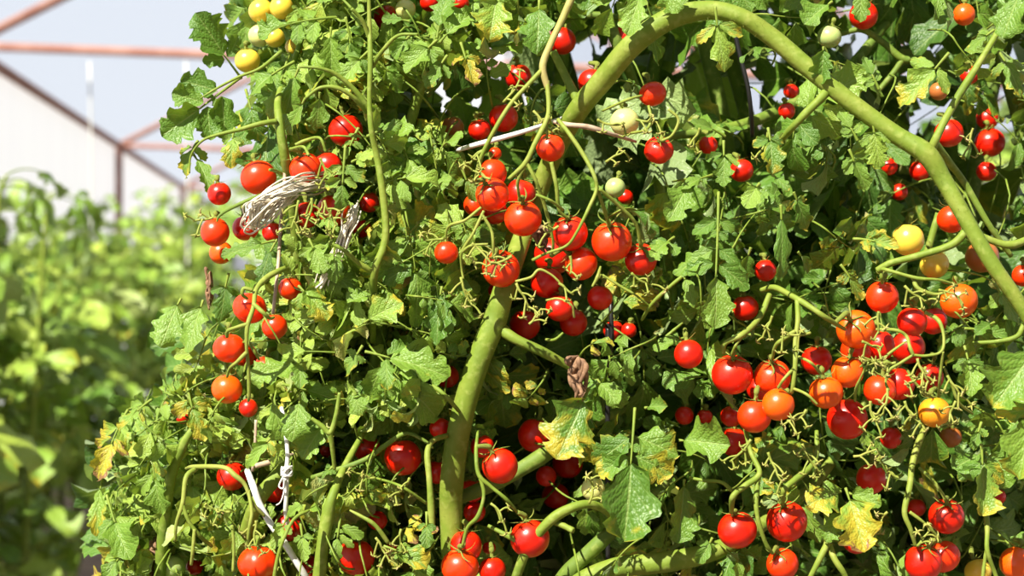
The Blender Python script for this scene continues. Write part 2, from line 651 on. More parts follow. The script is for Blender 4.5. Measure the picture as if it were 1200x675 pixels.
rf.add([G(D0, RIDGE_L, RIDGE_H), G(D1, RIDGE_L, RIDGE_H), G(D1, EAVE_R, EAVE_H), G(D0, EAVE_R, EAVE_H)], [(0, 1, 2, 3)])
rf.link('ceiling', M_FILM, smooth=False)['kind'] = 'structure'

fr = empty('greenhouse_frame', G(0, 0, gz), kind='structure')
fl = np.array(fr.location)
def pipe(name, a, b, r):
    bd = Build()
    tube(bd, [a, b], r, 10, n=3)
    return bd.link(name, M_RUST, fr, origin=fl)
e = 0.05
pipe('eave_pipe', G(D0, EAVE_L + e, EAVE_H), G(D1, EAVE_L + e, EAVE_H), 0.033)
pipe('eave_pipe', G(D0, EAVE_R - e, EAVE_H), G(D1, EAVE_R - e, EAVE_H), 0.033)
pipe('ridge_pipe', G(D0, RIDGE_L, RIDGE_H - e), G(D1, RIDGE_L, RIDGE_H - e), 0.033)
for d in (3.4, 10.9, 18.4, 25.9):
    pipe('post', G(d, EAVE_L + e, gz), G(d, EAVE_L + e, EAVE_H), 0.035)
    pipe('post', G(d, EAVE_R - e, gz), G(d, EAVE_R - e, EAVE_H), 0.035)
    pipe('post', G(d, 1.95, gz), G(d, 1.95, 3.35), 0.035)
    pipe('rafter', G(d, EAVE_L + e, EAVE_H), G(d, RIDGE_L, RIDGE_H - e), 0.028)
    pipe('rafter', G(d, RIDGE_L, RIDGE_H - e), G(d, EAVE_R - e, EAVE_H), 0.028)
    if d > 5:
        pipe('tie_bar', G(d, EAVE_L + e, EAVE_H), G(d, EAVE_R - e, EAVE_H - 0.25), 0.026)
for l, h in ((-0.5, EAVE_H + 0.8), (1.0, EAVE_H + 1.59)):
    pipe('purlin', G(D0, l, h - e), G(D1, l, h - e), 0.012)

# ------------------------------------------------------------------ the rows of plants behind, out of focus
def bg_plant(x, y, h, wid, nleaf, tone, label, seed, leafsize=(0.17, 0.32), group='tomato plants in the rows behind', shoots=1, zlo=0.35):
    rg = np.random.default_rng(seed)
    h *= 1.09
    root = empty('tomato_plant', (x, y, 0), label, 'plant', group)
    st, fo = Build(), Build()
    stems = []
    for s in range(4):
        a = rg.uniform(0, 2 * PI)
        top = np.array([x + wid * .5 * math.cos(a), y + wid * .5 * math.sin(a), h * rg.uniform(.85, 1.0)])
        mid = np.array([x + rg.normal(0, .05), y + rg.normal(0, .05), h * .5])
        p = np.array([[x + .02 * math.cos(a), y + .02 * math.sin(a), 0], mid, top])
        tube(st, p, [.011, .009, .004], 8, tone=0.3)
        stems.append(spline(p, 30))
    for i in range(nleaf):
        sp_ = stems[rg.integers(4)]
        zt = rg.uniform(zlo, 1)
        p = sp_[int(zt * 29)] + rg.normal(0, wid * .13, 3) * (1, 1, .5)
        a = rg.uniform(0, 2 * PI)
        T = np.array([math.cos(a), math.sin(a), rg.uniform(-.1, .7)])
        Nn = np.array([-.3, -.3, 1]) + rg.normal(0, .45, 3)
        lf = make_leaf(p, T, Nn, rg.uniform(*leafsize), pairs=2, tone=tone + rg.normal(0, .13), sick=rg.choice([0, 0, 0, 0, .15, .3]), droop=rg.uniform(.3, 1.3), curl=rg.uniform(.2, .9), res=(6, 5), rg=rg, rr=.0016)
        leaf_into(st, fo, lf)
    st.link('stem', M_STEM, root, origin=(x, y, 0))
    f = fo.link('foliage', M_LEAF, root, origin=(x, y, 0))
    f['kind'] = 'stuff'
    return root

def atg(d, l):
    p = G(d, l, 0)
    return p[0], p[1]
BGP = [  # d, l, height, width, leaves, tone, label
    (3.3, -0.98, 1.14, .55, 170, .68, 'blurred tomato plant at the lower left edge, nearest of the row behind'),
    (4.3, -1.22, 1.36, .55, 170, .66, 'blurred tomato plant with a tall shoot at the left edge of the row behind'),
    (5.2, -1.00, 1.25, .60, 190, .70, 'blurred yellow-green tomato plant left of the bush, below the rusty post'),
    (6.4, -1.42, 1.42, .65, 190, .68, 'blurred tomato plant against the white wall, left of the rusty post'),
    (7.4, -0.98, 1.30, .70, 190, .66, 'blurred pale tomato plant half behind the left side of the bush'),
    (9.0, -1.35, 1.50, .80, 190, .68, 'blurred tomato plant standing at the foot of the rusty post'),
    (11.0, -1.05, 1.62, .90, 190, .66, 'distant tomato plant in the row, right of the rusty post'),
    (13.5, -1.25, 1.75, 1.0, 180, .66, 'distant blurred tomato plant beyond the rusty post by the wall'),
    (16.0, -1.00, 1.95, 1.1, 180, .68, 'farthest blurred tomato plant in the row, next to the bush edge'),
    (4.6, 0.55, 1.55, .60, 110, .50, 'blurred tomato plant seen through the gaps at the upper right'),
    (6.5, 1.10, 1.70, .70, 110, .55, 'bright distant tomato plant glimpsed behind the drooping stem'),
    (8.5, 0.60, 1.75, .80, 110, .55, 'bright distant tomato plant glimpsed through the top middle gaps'),
    (5.6, 1.62, 1.62, .70, 110, .50, 'blurred tomato plant behind the dark foliage at the right edge'),
]
for i, (d, l, h, w_, n_, t_, lb) in enumerate(BGP):
    x, y = atg(d, l)
    bg_plant(x, y, h, w_, n_, t_, lb, 100 + i)
# bright shoots of the row behind that rise in front of the white wall
for i, (px, py, d, h, lb) in enumerate(((62, 225, 4.9, .0, 'slender blurred shoot with a drooping leaf against the white wall'), (8, 205, 4.0, 0, 'blurred shoot tip entering at the left edge against the white wall'))):
    rg = np.random.default_rng(900 + i)
    y = d + CAM[1]
    top = P(px, py, y)
    root = empty('tomato_shoot', (top[0] - .1, y, 0), lb, 'plant', 'tomato plants in the rows behind')
    st, fo = Build(), Build()
    p = np.array([[top[0] - .1, y, 0], [top[0] - .06, y, .7], [top[0] - .02, y, top[2] - .1], top])
    tube(st, p, [.008, .007, .005, .003], 8)
    for k in range(9):
        q = spline(p, 40)[39 - 2 * k]
        a = (k % 2) * PI + rg.uniform(-.7, .7)
        leaf_into(st, fo, make_leaf(q, (math.cos(a), math.sin(a) * .6, rg.uniform(0, .6)), (-.2, -.5, .8), rg.uniform(.12, .2), pairs=1, term=.5, tone=.55, sick=0, droop=1.2, curl=.8, res=(7, 5), rg=rg, wr=.5, rr=.0016))
    st.link('stem', M_STEM, root, origin=np.array(root.location))
    fo.link('foliage', M_LEAF, root, origin=np.array(root.location))['kind'] = 'stuff'
# trellis strings hanging from the frame in the row behind
for (px, y0, y1, d, lb) in ((218, 150, 420, 10.9, 'pale trellis string hanging between the bush and the rusty post'),
                            (105, 40, 330, 10.9, 'pale trellis string hanging left of the rusty post')):
    y = d + CAM[1]
    b = Build()
    a0, a1 = P(px, y0, y), P(px, y1, y)
    a0[2] = CAM[2] + EAVE_H - .06
    tube(b, [a0, (a0 + a1) / 2 + (.01, 0, 0), a1 - (0, 0, .3)], .006, 6, n=8)
    tag(b.link('trellis_string', M_SEED, origin=a0, offset=a0), lb, 'string')

# ------------------------------------------------------------------ what hangs where: fruit, stems, trusses
# colour codes: R red, O orange-red, D orange, Y yellow, P pale green, G green, B brownish
FRUIT = [
 # px, py, r, colour, layer, label
 (257,227,14,'R',0,'small red tomato under the drooping curled leaf at the bush\'s left edge'),
 (303,208,21,'O',0,'large glossy red tomato just above the loop of straw twine'),
 (358,197,19,'O',0,'ribbed orange-red tomato sitting on the straw twine'),
 (383,195,18,'R',1,'red tomato tucked behind the ribbed tomato on the twine'),
 (405,153,20,'R',1,'deep red tomato half covered by small leaves above the twine'),
 (252,272,17,'O',0,'orange-red tomato beside an empty star calyx at the left edge'),
 (259,296,14,'D',1,'orange tomato hanging directly under the tomato with the star calyx'),
 (288,267,16,'R',1,'shaded red tomato behind the left end of the straw twine'),
 (319,272,12,'R',1,'small red tomato under the middle of the straw twine'),
 (359,252,16,'R',1,'red tomato behind dry flower stalks below the straw twine'),
 (391,247,20,'O',1,'bright red tomato between the dry stalks and the white twine tail'),
 (433,237,12,'R',2,'red tomato right of the white twine tail, higher one'),
 (424,268,11,'R',2,'small red tomato behind the white twine tail, lower one'),
 (340,338,14,'O',1,'red tomato right of the brown string, partly hidden by curled leaves'),
 (293,361,20,'O',0,'ribbed red tomato at the top of the left hanging truss'),
 (322,383,15,'O',0,'orange-red tomato at the lower end of the brown string'),
 (269,408,19,'O',0,'deeply ribbed orange-red tomato, middle of the left hanging truss'),
 (287,416,15,'O',2,'red tomato tucked behind the deeply ribbed tomato on the left truss'),
 (311,431,14,'O',1,'orange-red tomato capped by the big pale quilted leaf at left'),
 (266,456,18,'D',0,'smooth orange tomato hanging lowest on the left truss stalk'),
 (291,478,11,'R',0,'small red tomato below and right of the smooth orange one'),
 (214,489,8,'R',3,'small dim red tomato among withered leaves at lower left'),
 (272,558,18,'R',1,'red tomato behind the horizontal fruit stalk at lower left'),
 (322,573,16,'R',2,'red tomato behind the white cord and thick leaning stem'),
 (302,660,23,'O',0,'large ribbed orange-red tomato at the bottom edge, lower left'),
 (338,617,18,'R',2,'red tomato crossed by the white cord behind young leaves'),
 (228,664,10,'R',2,'red tomato peeping between leaves at the bottom edge, far left'),
 (417,653,22,'R',1,'red tomato behind curled young leaves at the bottom left centre'),
 (200,664,17,'G',1,'big unripe green tomato at the bottom left corner of the bush'),
 (430,525,16,'R',2,'red tomato half hidden behind leaves left of the glossy dark red one'),
 (472,536,22,'R',1,'large glossy red tomato left of the thick central stem'),
 (442,610,12,'R',2,'top of a red tomato above yellowing leaves at bottom centre left'),
 (458,646,9,'R',2,'tiny glimpse of red tomato right of the yellowing bottom leaves'),
 (367,664,16,'R',2,'red tomato beside the lower end of the white cord'),
 (384,528,9,'R',3,'small red tomato glimpsed behind round young leaflets'),
 (418,419,8,'R',2,'small red tomato peeping out left of the horizontal yellowing leaf'),
 (524,441,14,'R',2,'small red tomato at the tip of the horizontal yellowing leaf'),
 (290,71,15,'Y',0,'lemon-yellow tomato against the sky at the upper left'),
 (304,42,13,'P',1,'pale green tomato above the lemon-yellow one'),
 (322,44,12,'Y',1,'creamy yellow tomato partly behind the quilted leaf at upper left'),
 (306,13,15,'Y',1,'olive-yellow tomato at the top edge, left one of two'),
 (330,9,14,'Y',1,'pale yellow tomato at the top edge, right one of two'),
 (345,55,11,'Y',2,'yellow-green tomato behind the quilted leaf at upper left'),
 (452,20,15,'R',2,'shaded red tomato near the top edge beside a pale unripe one'),
 (475,11,12,'P',1,'pale unripe tomato near the top edge beside a shaded red one'),
 (503,3,11,'R',2,'red tomato cut by the top edge above the bright leaf cluster'),
 (540,3,10,'R',2,'red tomato cut by the top edge left of the spotted yellow leaf'),
 (659,48,16,'R',3,'dark red shaded tomato right of the tan fruit stalk'),
 (607,90,16,'R',3,'dull red shaded tomato left of the tan fruit stalk'),
 (694,97,17,'R',1,'glossy red tomato in the fork of the thick arching stem'),
 (765,110,16,'O',0,'striped orange-red tomato right of the thick arching stem'),
 (732,143,17,'P',0,'pale yellow-green tomato below the thick arching stem'),
 (772,176,17,'R',0,'round red tomato below the striped orange-red one'),
 (721,220,12,'G',1,'small pale green tomato above the central truss'),
 (530,150,14,'B',3,'brownish-orange shaded tomato left of the upper pair of reds'),
 (562,152,13,'R',2,'left one of the two shaded red tomatoes above the central truss'),
 (590,138,17,'R',2,'right one of the two shaded red tomatoes above the central truss'),
 (645,173,17,'O',0,'single bright red tomato hanging in front of the arching stem'),
 (580,180,8,'O',2,'small orange-red tomato glimpsed under the grey-white cord'),
 (577,203,17,'O',2,'orange-red tomato behind the topmost sepals of the central truss'),
 (577,228,20,'O',0,'glossy red tomato at the upper left of the central truss'),
 (557,240,14,'O',1,'orange-red tomato peeking out left of the central truss'),
 (580,248,15,'R',2,'red tomato tucked below the upper left one of the central truss'),
 (610,227,18,'R',2,'red tomato behind the stalks at the middle of the central truss'),
 (613,256,22,'O',0,'large round red tomato in the middle of the central truss'),
 (668,273,21,'R',0,'red tomato crossed by a forked stalk in the central truss'),
 (717,283,24,'O',0,'largest glossy red tomato at the right of the central truss'),
 (681,309,20,'O',0,'red tomato under the forked stalk, left below the largest of the central truss'),
 (751,304,19,'R',0,'plain red tomato at the right end of the central truss'),
 (648,300,23,'R',2,'deep red shaded tomato behind the middle of the central truss'),
 (523,296,14,'O',0,'small red tomato set apart on the left of the central truss'),
 (587,315,22,'O',0,'large red tomato under dry stalks, right above the thick stem top'),
 (641,331,19,'R',1,'red tomato low in the central truss, above the one with a looping stalk'),
 (656,361,17,'R',1,'red tomato wrapped by a pale looping stalk under the central truss'),
 (672,378,16,'R',2,'shaded red tomato below the one wrapped by a looping stalk'),
 (703,349,15,'R',1,'small shaded red tomato above the black tube'),
 (719,387,12,'R',3,'red tomato behind the black tube, left one'),
 (737,387,9,'R',3,'shaded red tomato behind the black tube, right one'),
 (615,381,18,'R',3,'very dark red tomato in shade right of the thick stem fork'),
 (583,341,11,'R',2,'red tomato half hidden below the large one above the stem top'),
 (733,43,14,'R',3,'dark red shaded tomato near the top edge behind the arching stem'),
 (733,231,9,'R',4,'tiny dark red tomato in deep shade right of the pale green one'),
 (802,14,10,'P',1,'pale whitish tomato at the top edge beside the hanging withered leaf'),
 (807,415,17,'R',0,'lone round red tomato hanging left of the right-hand truss'),
 (858,439,24,'R',0,'big deep red tomato at the left of the right-hand truss'),
 (905,442,22,'O',0,'half-shaded red tomato between the big red and the orange pair'),
 (912,474,19,'D',-1,'orange-red tomato, upper right one of the overlapping pair'),
 (884,488,20,'O',-1,'orange-red tomato, lower left one of the overlapping pair'),
 (857,488,13,'R',2,'dark glossy tomato behind the overlapping orange-red pair'),
 (889,456,14,'R',2,'red tomato hidden behind the overlapping orange-red pair'),
 (802,487,11,'R',3,'small dark red tomato in shade above the rounded leaflet'),
 (826,488,9,'R',3,'tiny dark red tomato in shade right of another tiny one'),
 (860,518,17,'R',3,'dark red tomato in shade behind green star sepals'),
 (897,317,13,'R',2,'red tomato glimpsed right of the long hanging bright leaf'),
 (873,361,16,'R',3,'dim red tomato behind the forked stalk of the right-hand truss'),
 (1034,348,19,'O',0,'round red tomato with star sepals below the yellow tomatoes'),
 (1003,386,23,'D',0,'largest orange tomato at the top of the right-hand truss'),
 (1069,377,18,'R',0,'half-shaded red tomato right of the red one with star sepals'),
 (1094,376,16,'R',1,'red tomato tucked behind the half-shaded one on the right'),
 (1124,353,22,'D',0,'ribbed orange-red tomato under pale dry stalks at the right'),
 (1115,257,17,'O',1,'red tomato touching the left side of the drooping stem'),
 (1064,281,19,'Y',0,'bright yellow tomato above the side branch at the right'),
 (1095,310,17,'Y',1,'pale yellow tomato below the side branch at the right'),
 (1151,301,20,'B',2,'brownish tomato behind the drooping stem at the right'),
 (1199,323,13,'O',1,'red tomato cut by the right edge beside the drooping stem'),
 (993,436,19,'D',0,'orange tomato below the largest orange one of the right-hand truss'),
 (968,460,20,'D',0,'orange tomato at the lower left of the right-hand truss'),
 (993,491,24,'R',1,'large deep red shaded tomato at the bottom of the right-hand truss'),
 (957,422,18,'R',2,'dark glossy red tomato behind stalks left of the orange ones'),
 (1003,411,18,'O',1,'red-orange tomato squeezed under the largest orange one'),
 (1031,405,18,'R',1,'red tomato crossed by a stalk right of the largest orange one'),
 (1064,407,20,'R',2,'shaded crimson tomato behind stalks in the right-hand truss'),
 (1031,457,19,'O',0,'red tomato crossed by dry stalks, left of two joined in the right-hand truss'),
 (1053,450,19,'R',1,'dull red tomato, right of two joined behind dry stalks in the right-hand truss'),
 (1089,442,17,'R',2,'dull red shaded tomato above the golden one'),
 (1095,483,19,'A',0,'golden yellow-orange tomato at the right'),
 (1044,513,13,'R',2,'small dark red tomato in shade below the right-hand truss'),
 (1114,512,13,'B',3,'dark amber tomato in deep shade below the golden one'),
 (864,621,23,'R',0,'left one of the two big red tomatoes at lower right'),
 (922,611,24,'R',0,'right one of the two big red tomatoes at lower right'),
 (917,661,19,'O',0,'red tomato at the bottom edge below the two big ones'),
 (1003,635,15,'R',1,'red tomato under the pink-spotted yellow leaf'),
 (1021,561,18,'R',2,'shaded red tomato above the pink-spotted yellow leaf'),
 (1109,605,21,'R',0,'glossy red tomato above the pair at the lower right'),
 (1105,652,20,'O',0,'right one of the overlapping pair of red tomatoes at lower right'),
 (1082,659,22,'R',0,'left one of the overlapping pair of red tomatoes at lower right'),
 (1191,660,20,'D',0,'orange tomato in the bottom right corner'),
 (1146,670,16,'Y',1,'dull yellow tomato at the bottom edge near the right corner'),
 (1170,582,9,'R',3,'small dark red tomato behind the brown-tipped leaf'),
 (1074,595,11,'R',3,'dark red tomato in shade left of the glossy lower right one'),
 (1160,167,18,'R',4,'dark red shaded tomato right of the drooping stem, largest there'),
 (1157,139,13,'R',4,'dark red tomato above the largest shaded one at the right'),
 (1112,156,17,'R',3,'dark red tomato in the fork of the drooping stem'),
 (1156,201,12,'R',4,'dark red tomato below the largest shaded one at the right'),
 (1136,88,11,'R',3,'dark red tomato behind the thin upright shoot at upper right'),
 (1012,18,17,'R',3,'red shaded tomato near the top edge at the upper right'),
 (972,43,14,'G',2,'pale green tomato below the bright rounded leaf at the top'),
 (1130,17,13,'D',1,'orange tomato among curled leaves near the top right'),
 (1100,107,11,'B',1,'small brownish tomato beside the large yellowing leaf at the upper right'),
 (1041,195,11,'R',4,'dim red tomato in shade under the drooping stem, left one'),
 (1078,200,12,'R',4,'dim red tomato in shade under the drooping stem, right one'),
 (1054,225,10,'R',4,'dim red tomato in shade under the drooping stem, lowest one'),
 (927,107,9,'R',3,'small red tomato behind the arching stem, upper one'),
 (922,130,10,'R',3,'small red tomato behind the arching stem, lower one'),
 (830,170,11,'R',3,'dark red tomato behind the bright leaf right of the round red one'),
 (869,200,14,'R',3,'red tomato hidden behind the bright toothed leaf at centre right'),
 (586,546,21,'R',0,'large deep red tomato right of the thick central stem'),
 (565,523,14,'R',1,'red tomato above the large one right of the central stem'),
 (516,502,13,'R',1,'small red tomato at the left flank of the central stem'),
 (512,553,14,'R',2,'shaded red tomato behind the left flank of the central stem'),
 (553,575,14,'R',2,'shaded red tomato right of the central stem, middle of a column'),
 (556,600,13,'R',2,'shaded red tomato right of the central stem, lowest of a column'),
 (627,510,20,'R',2,'large dark red tomato under the yellow-spotted leaf'),
 (621,631,23,'R',0,'red tomato behind the curved pale stalk at the bottom centre'),
 (539,664,22,'O',0,'shiny red tomato with curled sepals at the bottom centre'),
 (546,640,19,'R',1,'red tomato behind the shiny one at the bottom centre'),
 (577,668,16,'R',1,'red tomato at the bottom edge right of the shiny one'),
 (573,642,8,'R',2,'small red tomato between the two bottom centre tomatoes'),
 (640,558,12,'R',3,'dark red tomato in shade under the slanting side stem'),
 (665,543,18,'R',4,'dark red tomato in deep shade below the yellow-spotted leaf'),
 (651,581,16,'R',4,'almost black-red tomato in deep shade above the curved stalk'),
 (695,573,14,'P',0,'whitish unripe tomato left of the big spotted leaf'),
]
COLS = {'R': (.70, .009, .001), 'O': (.86, .036, .001), 'D': (.90, .105, .002), 'A': (.80, .30, .012), 'Y': (.78, .56, .055),
        'P': (.62, .63, .22), 'G': (.40, .50, .17), 'B': (.42, .13, .03)}
LAYER = {-1: -.055, 0: -.025, 1: .012, 2: .05, 3: .12, 4: .24}

# thick stems: name, tone, knob, [(px, py, depth, width px)]
MAIN = [(560, 1500, .02, 34), (545, 900, .02, 30), (530, 640, .02, 26), (530, 560, .01, 27), (541, 490, .0, 26), (560, 425, -.005, 26), (580, 375, -.005, 27), (592, 335, .0, 25),
        (618, 262, .06, 22), (645, 190, .055, 23), (675, 133, .01, 25), (708, 92, -.01, 25), (742, 52, -.025, 25), (785, 22, -.03, 24), (830, 12, -.03, 21), (868, 20, -.035, 20), (905, 44, -.035, 21),
        (950, 82, -.04, 21), (1000, 122, -.045, 21), (1050, 158, -.05, 21), (1085, 180, -.055, 24), (1105, 210, -.055, 20), (1125, 245, -.06, 18), (1160, 305, -.065, 17), (1196, 358, -.065, 16), (1230, 420, -.06, 14), (1262, 490, -.05, 10)]
BRANCH = [  # plant, name, tone, points
 ('c', 'branch', .3, [(582, 380, 0, 15), (600, 395, -.01, 12), (635, 412, -.01, 11), (668, 430, 0, 9), (700, 452, .01, 7)]),
 ('c', 'branch', .3, [(1090, 180, -.05, 12), (1098, 160, -.055, 9), (1120, 118, -.05, 9), (1145, 78, -.05, 8), (1170, 36, -.045, 7), (1180, 10, -.04, 5)]),
 ('c', 'branch', .32, [(1133, 270, -.06, 10), (1115, 287, -.06, 9), (1075, 300, -.055, 8), (1045, 308, -.05, 8), (1028, 317, -.045, 8)]),
 ('c', 'branch', .25, [(1095, 166, -.045, 9), (1112, 190, -.03, 9), (1130, 214, -.02, 8), (1160, 265, -.02, 7), (1185, 300, -.01, 6)]),
 ('c', 'branch', .3, [(972, 103, -.04, 11), (962, 115, -.045, 10), (945, 132, -.045, 9), (930, 148, -.04, 8), (915, 165, -.02, 6)]),
 ('c', 'branch', .25, [(648, 60, .02, 9), (662, 88, .02, 10), (676, 116, .015, 11), (683, 130, .012, 10)]),
 ('c', 'branch', .3, [(1140, 272, -.05, 7), (1165, 283, -.05, 8), (1185, 287, -.05, 9), (1206, 280, -.045, 9), (1230, 268, -.04, 8)]),
 ('c', 'branch', .28, [(1200, 380, -.06, 6), (1192, 394, -.06, 6), (1170, 400, -.055, 5), (1140, 402, -.05, 4)]),
 ('c', 'branch', .15, [(535, 585, .03, 16), (580, 566, .03, 17), (615, 547, .03, 18), (645, 528, .035, 18), (690, 498, .06, 14), (730, 480, .1, 9)]),
 ('r', 'stem', .3, [(640, 1500, .05, 30), (640, 900, .04, 28), (640, 735, .03, 26), (672, 690, .02, 25), (720, 666, .01, 25), (770, 660, .005, 25), (815, 652, .005, 23), (855, 638, .01, 20), (900, 610, .05, 16), (960, 560, .09, 13), (1010, 480, .12, 11), (1060, 380, .12, 10), (1100, 250, .12, 8)]),
 ('r', 'stem', .12, [(640, 720, .04, 20), (662, 676, .025, 19), (690, 648, .02, 18), (718, 622, .02, 16), (745, 598, .04, 13), (790, 560, .08, 10)]),
 ('r', 'branch', .3, [(596, 705, -.02, 11), (607, 670, -.03, 11), (620, 640, -.035, 11), (645, 610, -.04, 12), (668, 596, -.04, 11), (690, 591, -.035, 10), (712, 600, -.02, 9), (730, 625, 0, 7)]),
 ('r', 'branch', .28, [(616, 640, -.035, 7), (595, 628, -.035, 6), (572, 616, -.03, 4)]),
 ('r', 'branch', .3, [(645, 610, -.035, 7), (660, 616, -.04, 7), (672, 622, -.045, 7)]),
 ('l', 'stem', .22, [(430, 1500, .12, 24), (425, 900, .1, 22), (420, 660, .08, 18), (428, 500, .07, 15), (444, 400, .05, 14), (452, 350, .03, 14), (462, 290, .02, 14), (466, 240, .03, 12), (470, 180, .06, 11), (482, 140, .06, 12), (498, 83, .05, 12), (512, 35, .05, 11), (525, -30, .06, 9)]),
 ('l', 'stem', .33, [(437, 400, .02, 8), (437, 355, -.01, 9), (439, 318, -.03, 9), (450, 288, -.03, 9), (452, 262, -.03, 9), (447, 215, -.03, 8), (441, 180, -.03, 7), (435, 150, -.035, 7), (433, 120, -.035, 6), (434, 70, -.035, 6), (433, 30, -.03, 5), (432, -20, -.03, 4)]),
 ('l', 'branch', .3, [(437, 318, -.03, 7), (420, 308, -.035, 6), (404, 294, -.04, 5), (385, 283, -.04, 4)]),
 ('l', 'branch', .3, [(433, 128, -.03, 6), (415, 105, -.035, 6), (395, 88, -.04, 5), (375, 80, -.045, 4), (350, 78, -.045, 3)]),
 ('l', 'branch', .3, [(430, 132, -.03, 5), (415, 115, -.04, 5), (395, 103, -.045, 5), (375, 103, -.045, 4), (358, 115, -.045, 3)]),
 ('l', 'branch', .3, [(436, 78, -.03, 6), (448, 60, -.04, 5), (466, 42, -.045, 4), (490, 40, -.05, 3)]),
 ('l', 'branch', .3, [(433, 45, -.03, 5), (425, 25, -.035, 5), (412, 10, -.04, 4)]),
 ('l', 'stem', .3, [(360, 1500, .15, 22), (350, 900, .12, 18), (345, 640, .1, 14), (352, 480, .08, 12), (350, 330, .06, 10), (341, 225, .03, 11), (333, 180, .01, 11), (327, 140, .01, 10), (327, 112, .03, 8), (345, 70, .06, 7), (365, 10, .08, 5)]),
 ('l', 'branch', .3, [(324, 142, .005, 7), (305, 145, 0, 6), (280, 152, 0, 5), (255, 158, 0, 4), (237, 165, .005, 3), (224, 182, .01, 2.4), (222, 203, .01, 2)]),
 ('l', 'branch', .3, [(330, 60, .02, 5), (305, 80, .01, 4), (280, 90, .01, 3.4), (255, 103, .01, 3), (235, 115, .01, 2)]),
 ('l', 'stem', .34, [(262, 760, .06, 18), (285, 640, .05, 17), (302, 588, .03, 17), (330, 552, .03, 16), (360, 515, .05, 13), (400, 470, .09, 10)]),
 ('l', 'stem', .3, [(360, 760, -.01, 17), (372, 690, -.015, 15), (378, 640, -.02, 15), (384, 605, -.02, 15), (390, 580, -.02, 11), (405, 545, 0, 8), (430, 500, .03, 6)]),
 ('l', 'stem', .25, [(180, 760, .1, 14), (190, 640, .08, 13), (200, 560, .06, 13), (213, 525, .05, 11), (228, 500, .05, 8), (250, 470, .06, 6)]),
 ('l', 'branch', .15, [(365, 560, .0, 6), (425, 540, -.005, 6), (450, 523, -.005, 6), (475, 508, -.005, 5), (495, 515, -.005, 4), (508, 525, -.005, 3)]),
 ('l', 'branch', .4, [(506, 620, -.035, 8), (505, 590, -.035, 8), (503, 560, -.035, 7), (501, 530, -.03, 7), (508, 516, -.02, 6), (525, 510, 0, 6)]),
 ('l', 'branch', .3, [(365, 490, -.04, 4), (378, 500, -.04, 6), (387, 507, -.04, 6), (394, 485, -.04, 5), (398, 460, -.04, 4)]),
 ('l', 'branch', .3, [(387, 507, -.04, 6), (390, 530, -.035, 5), (392, 550, -.03, 4)]),
]
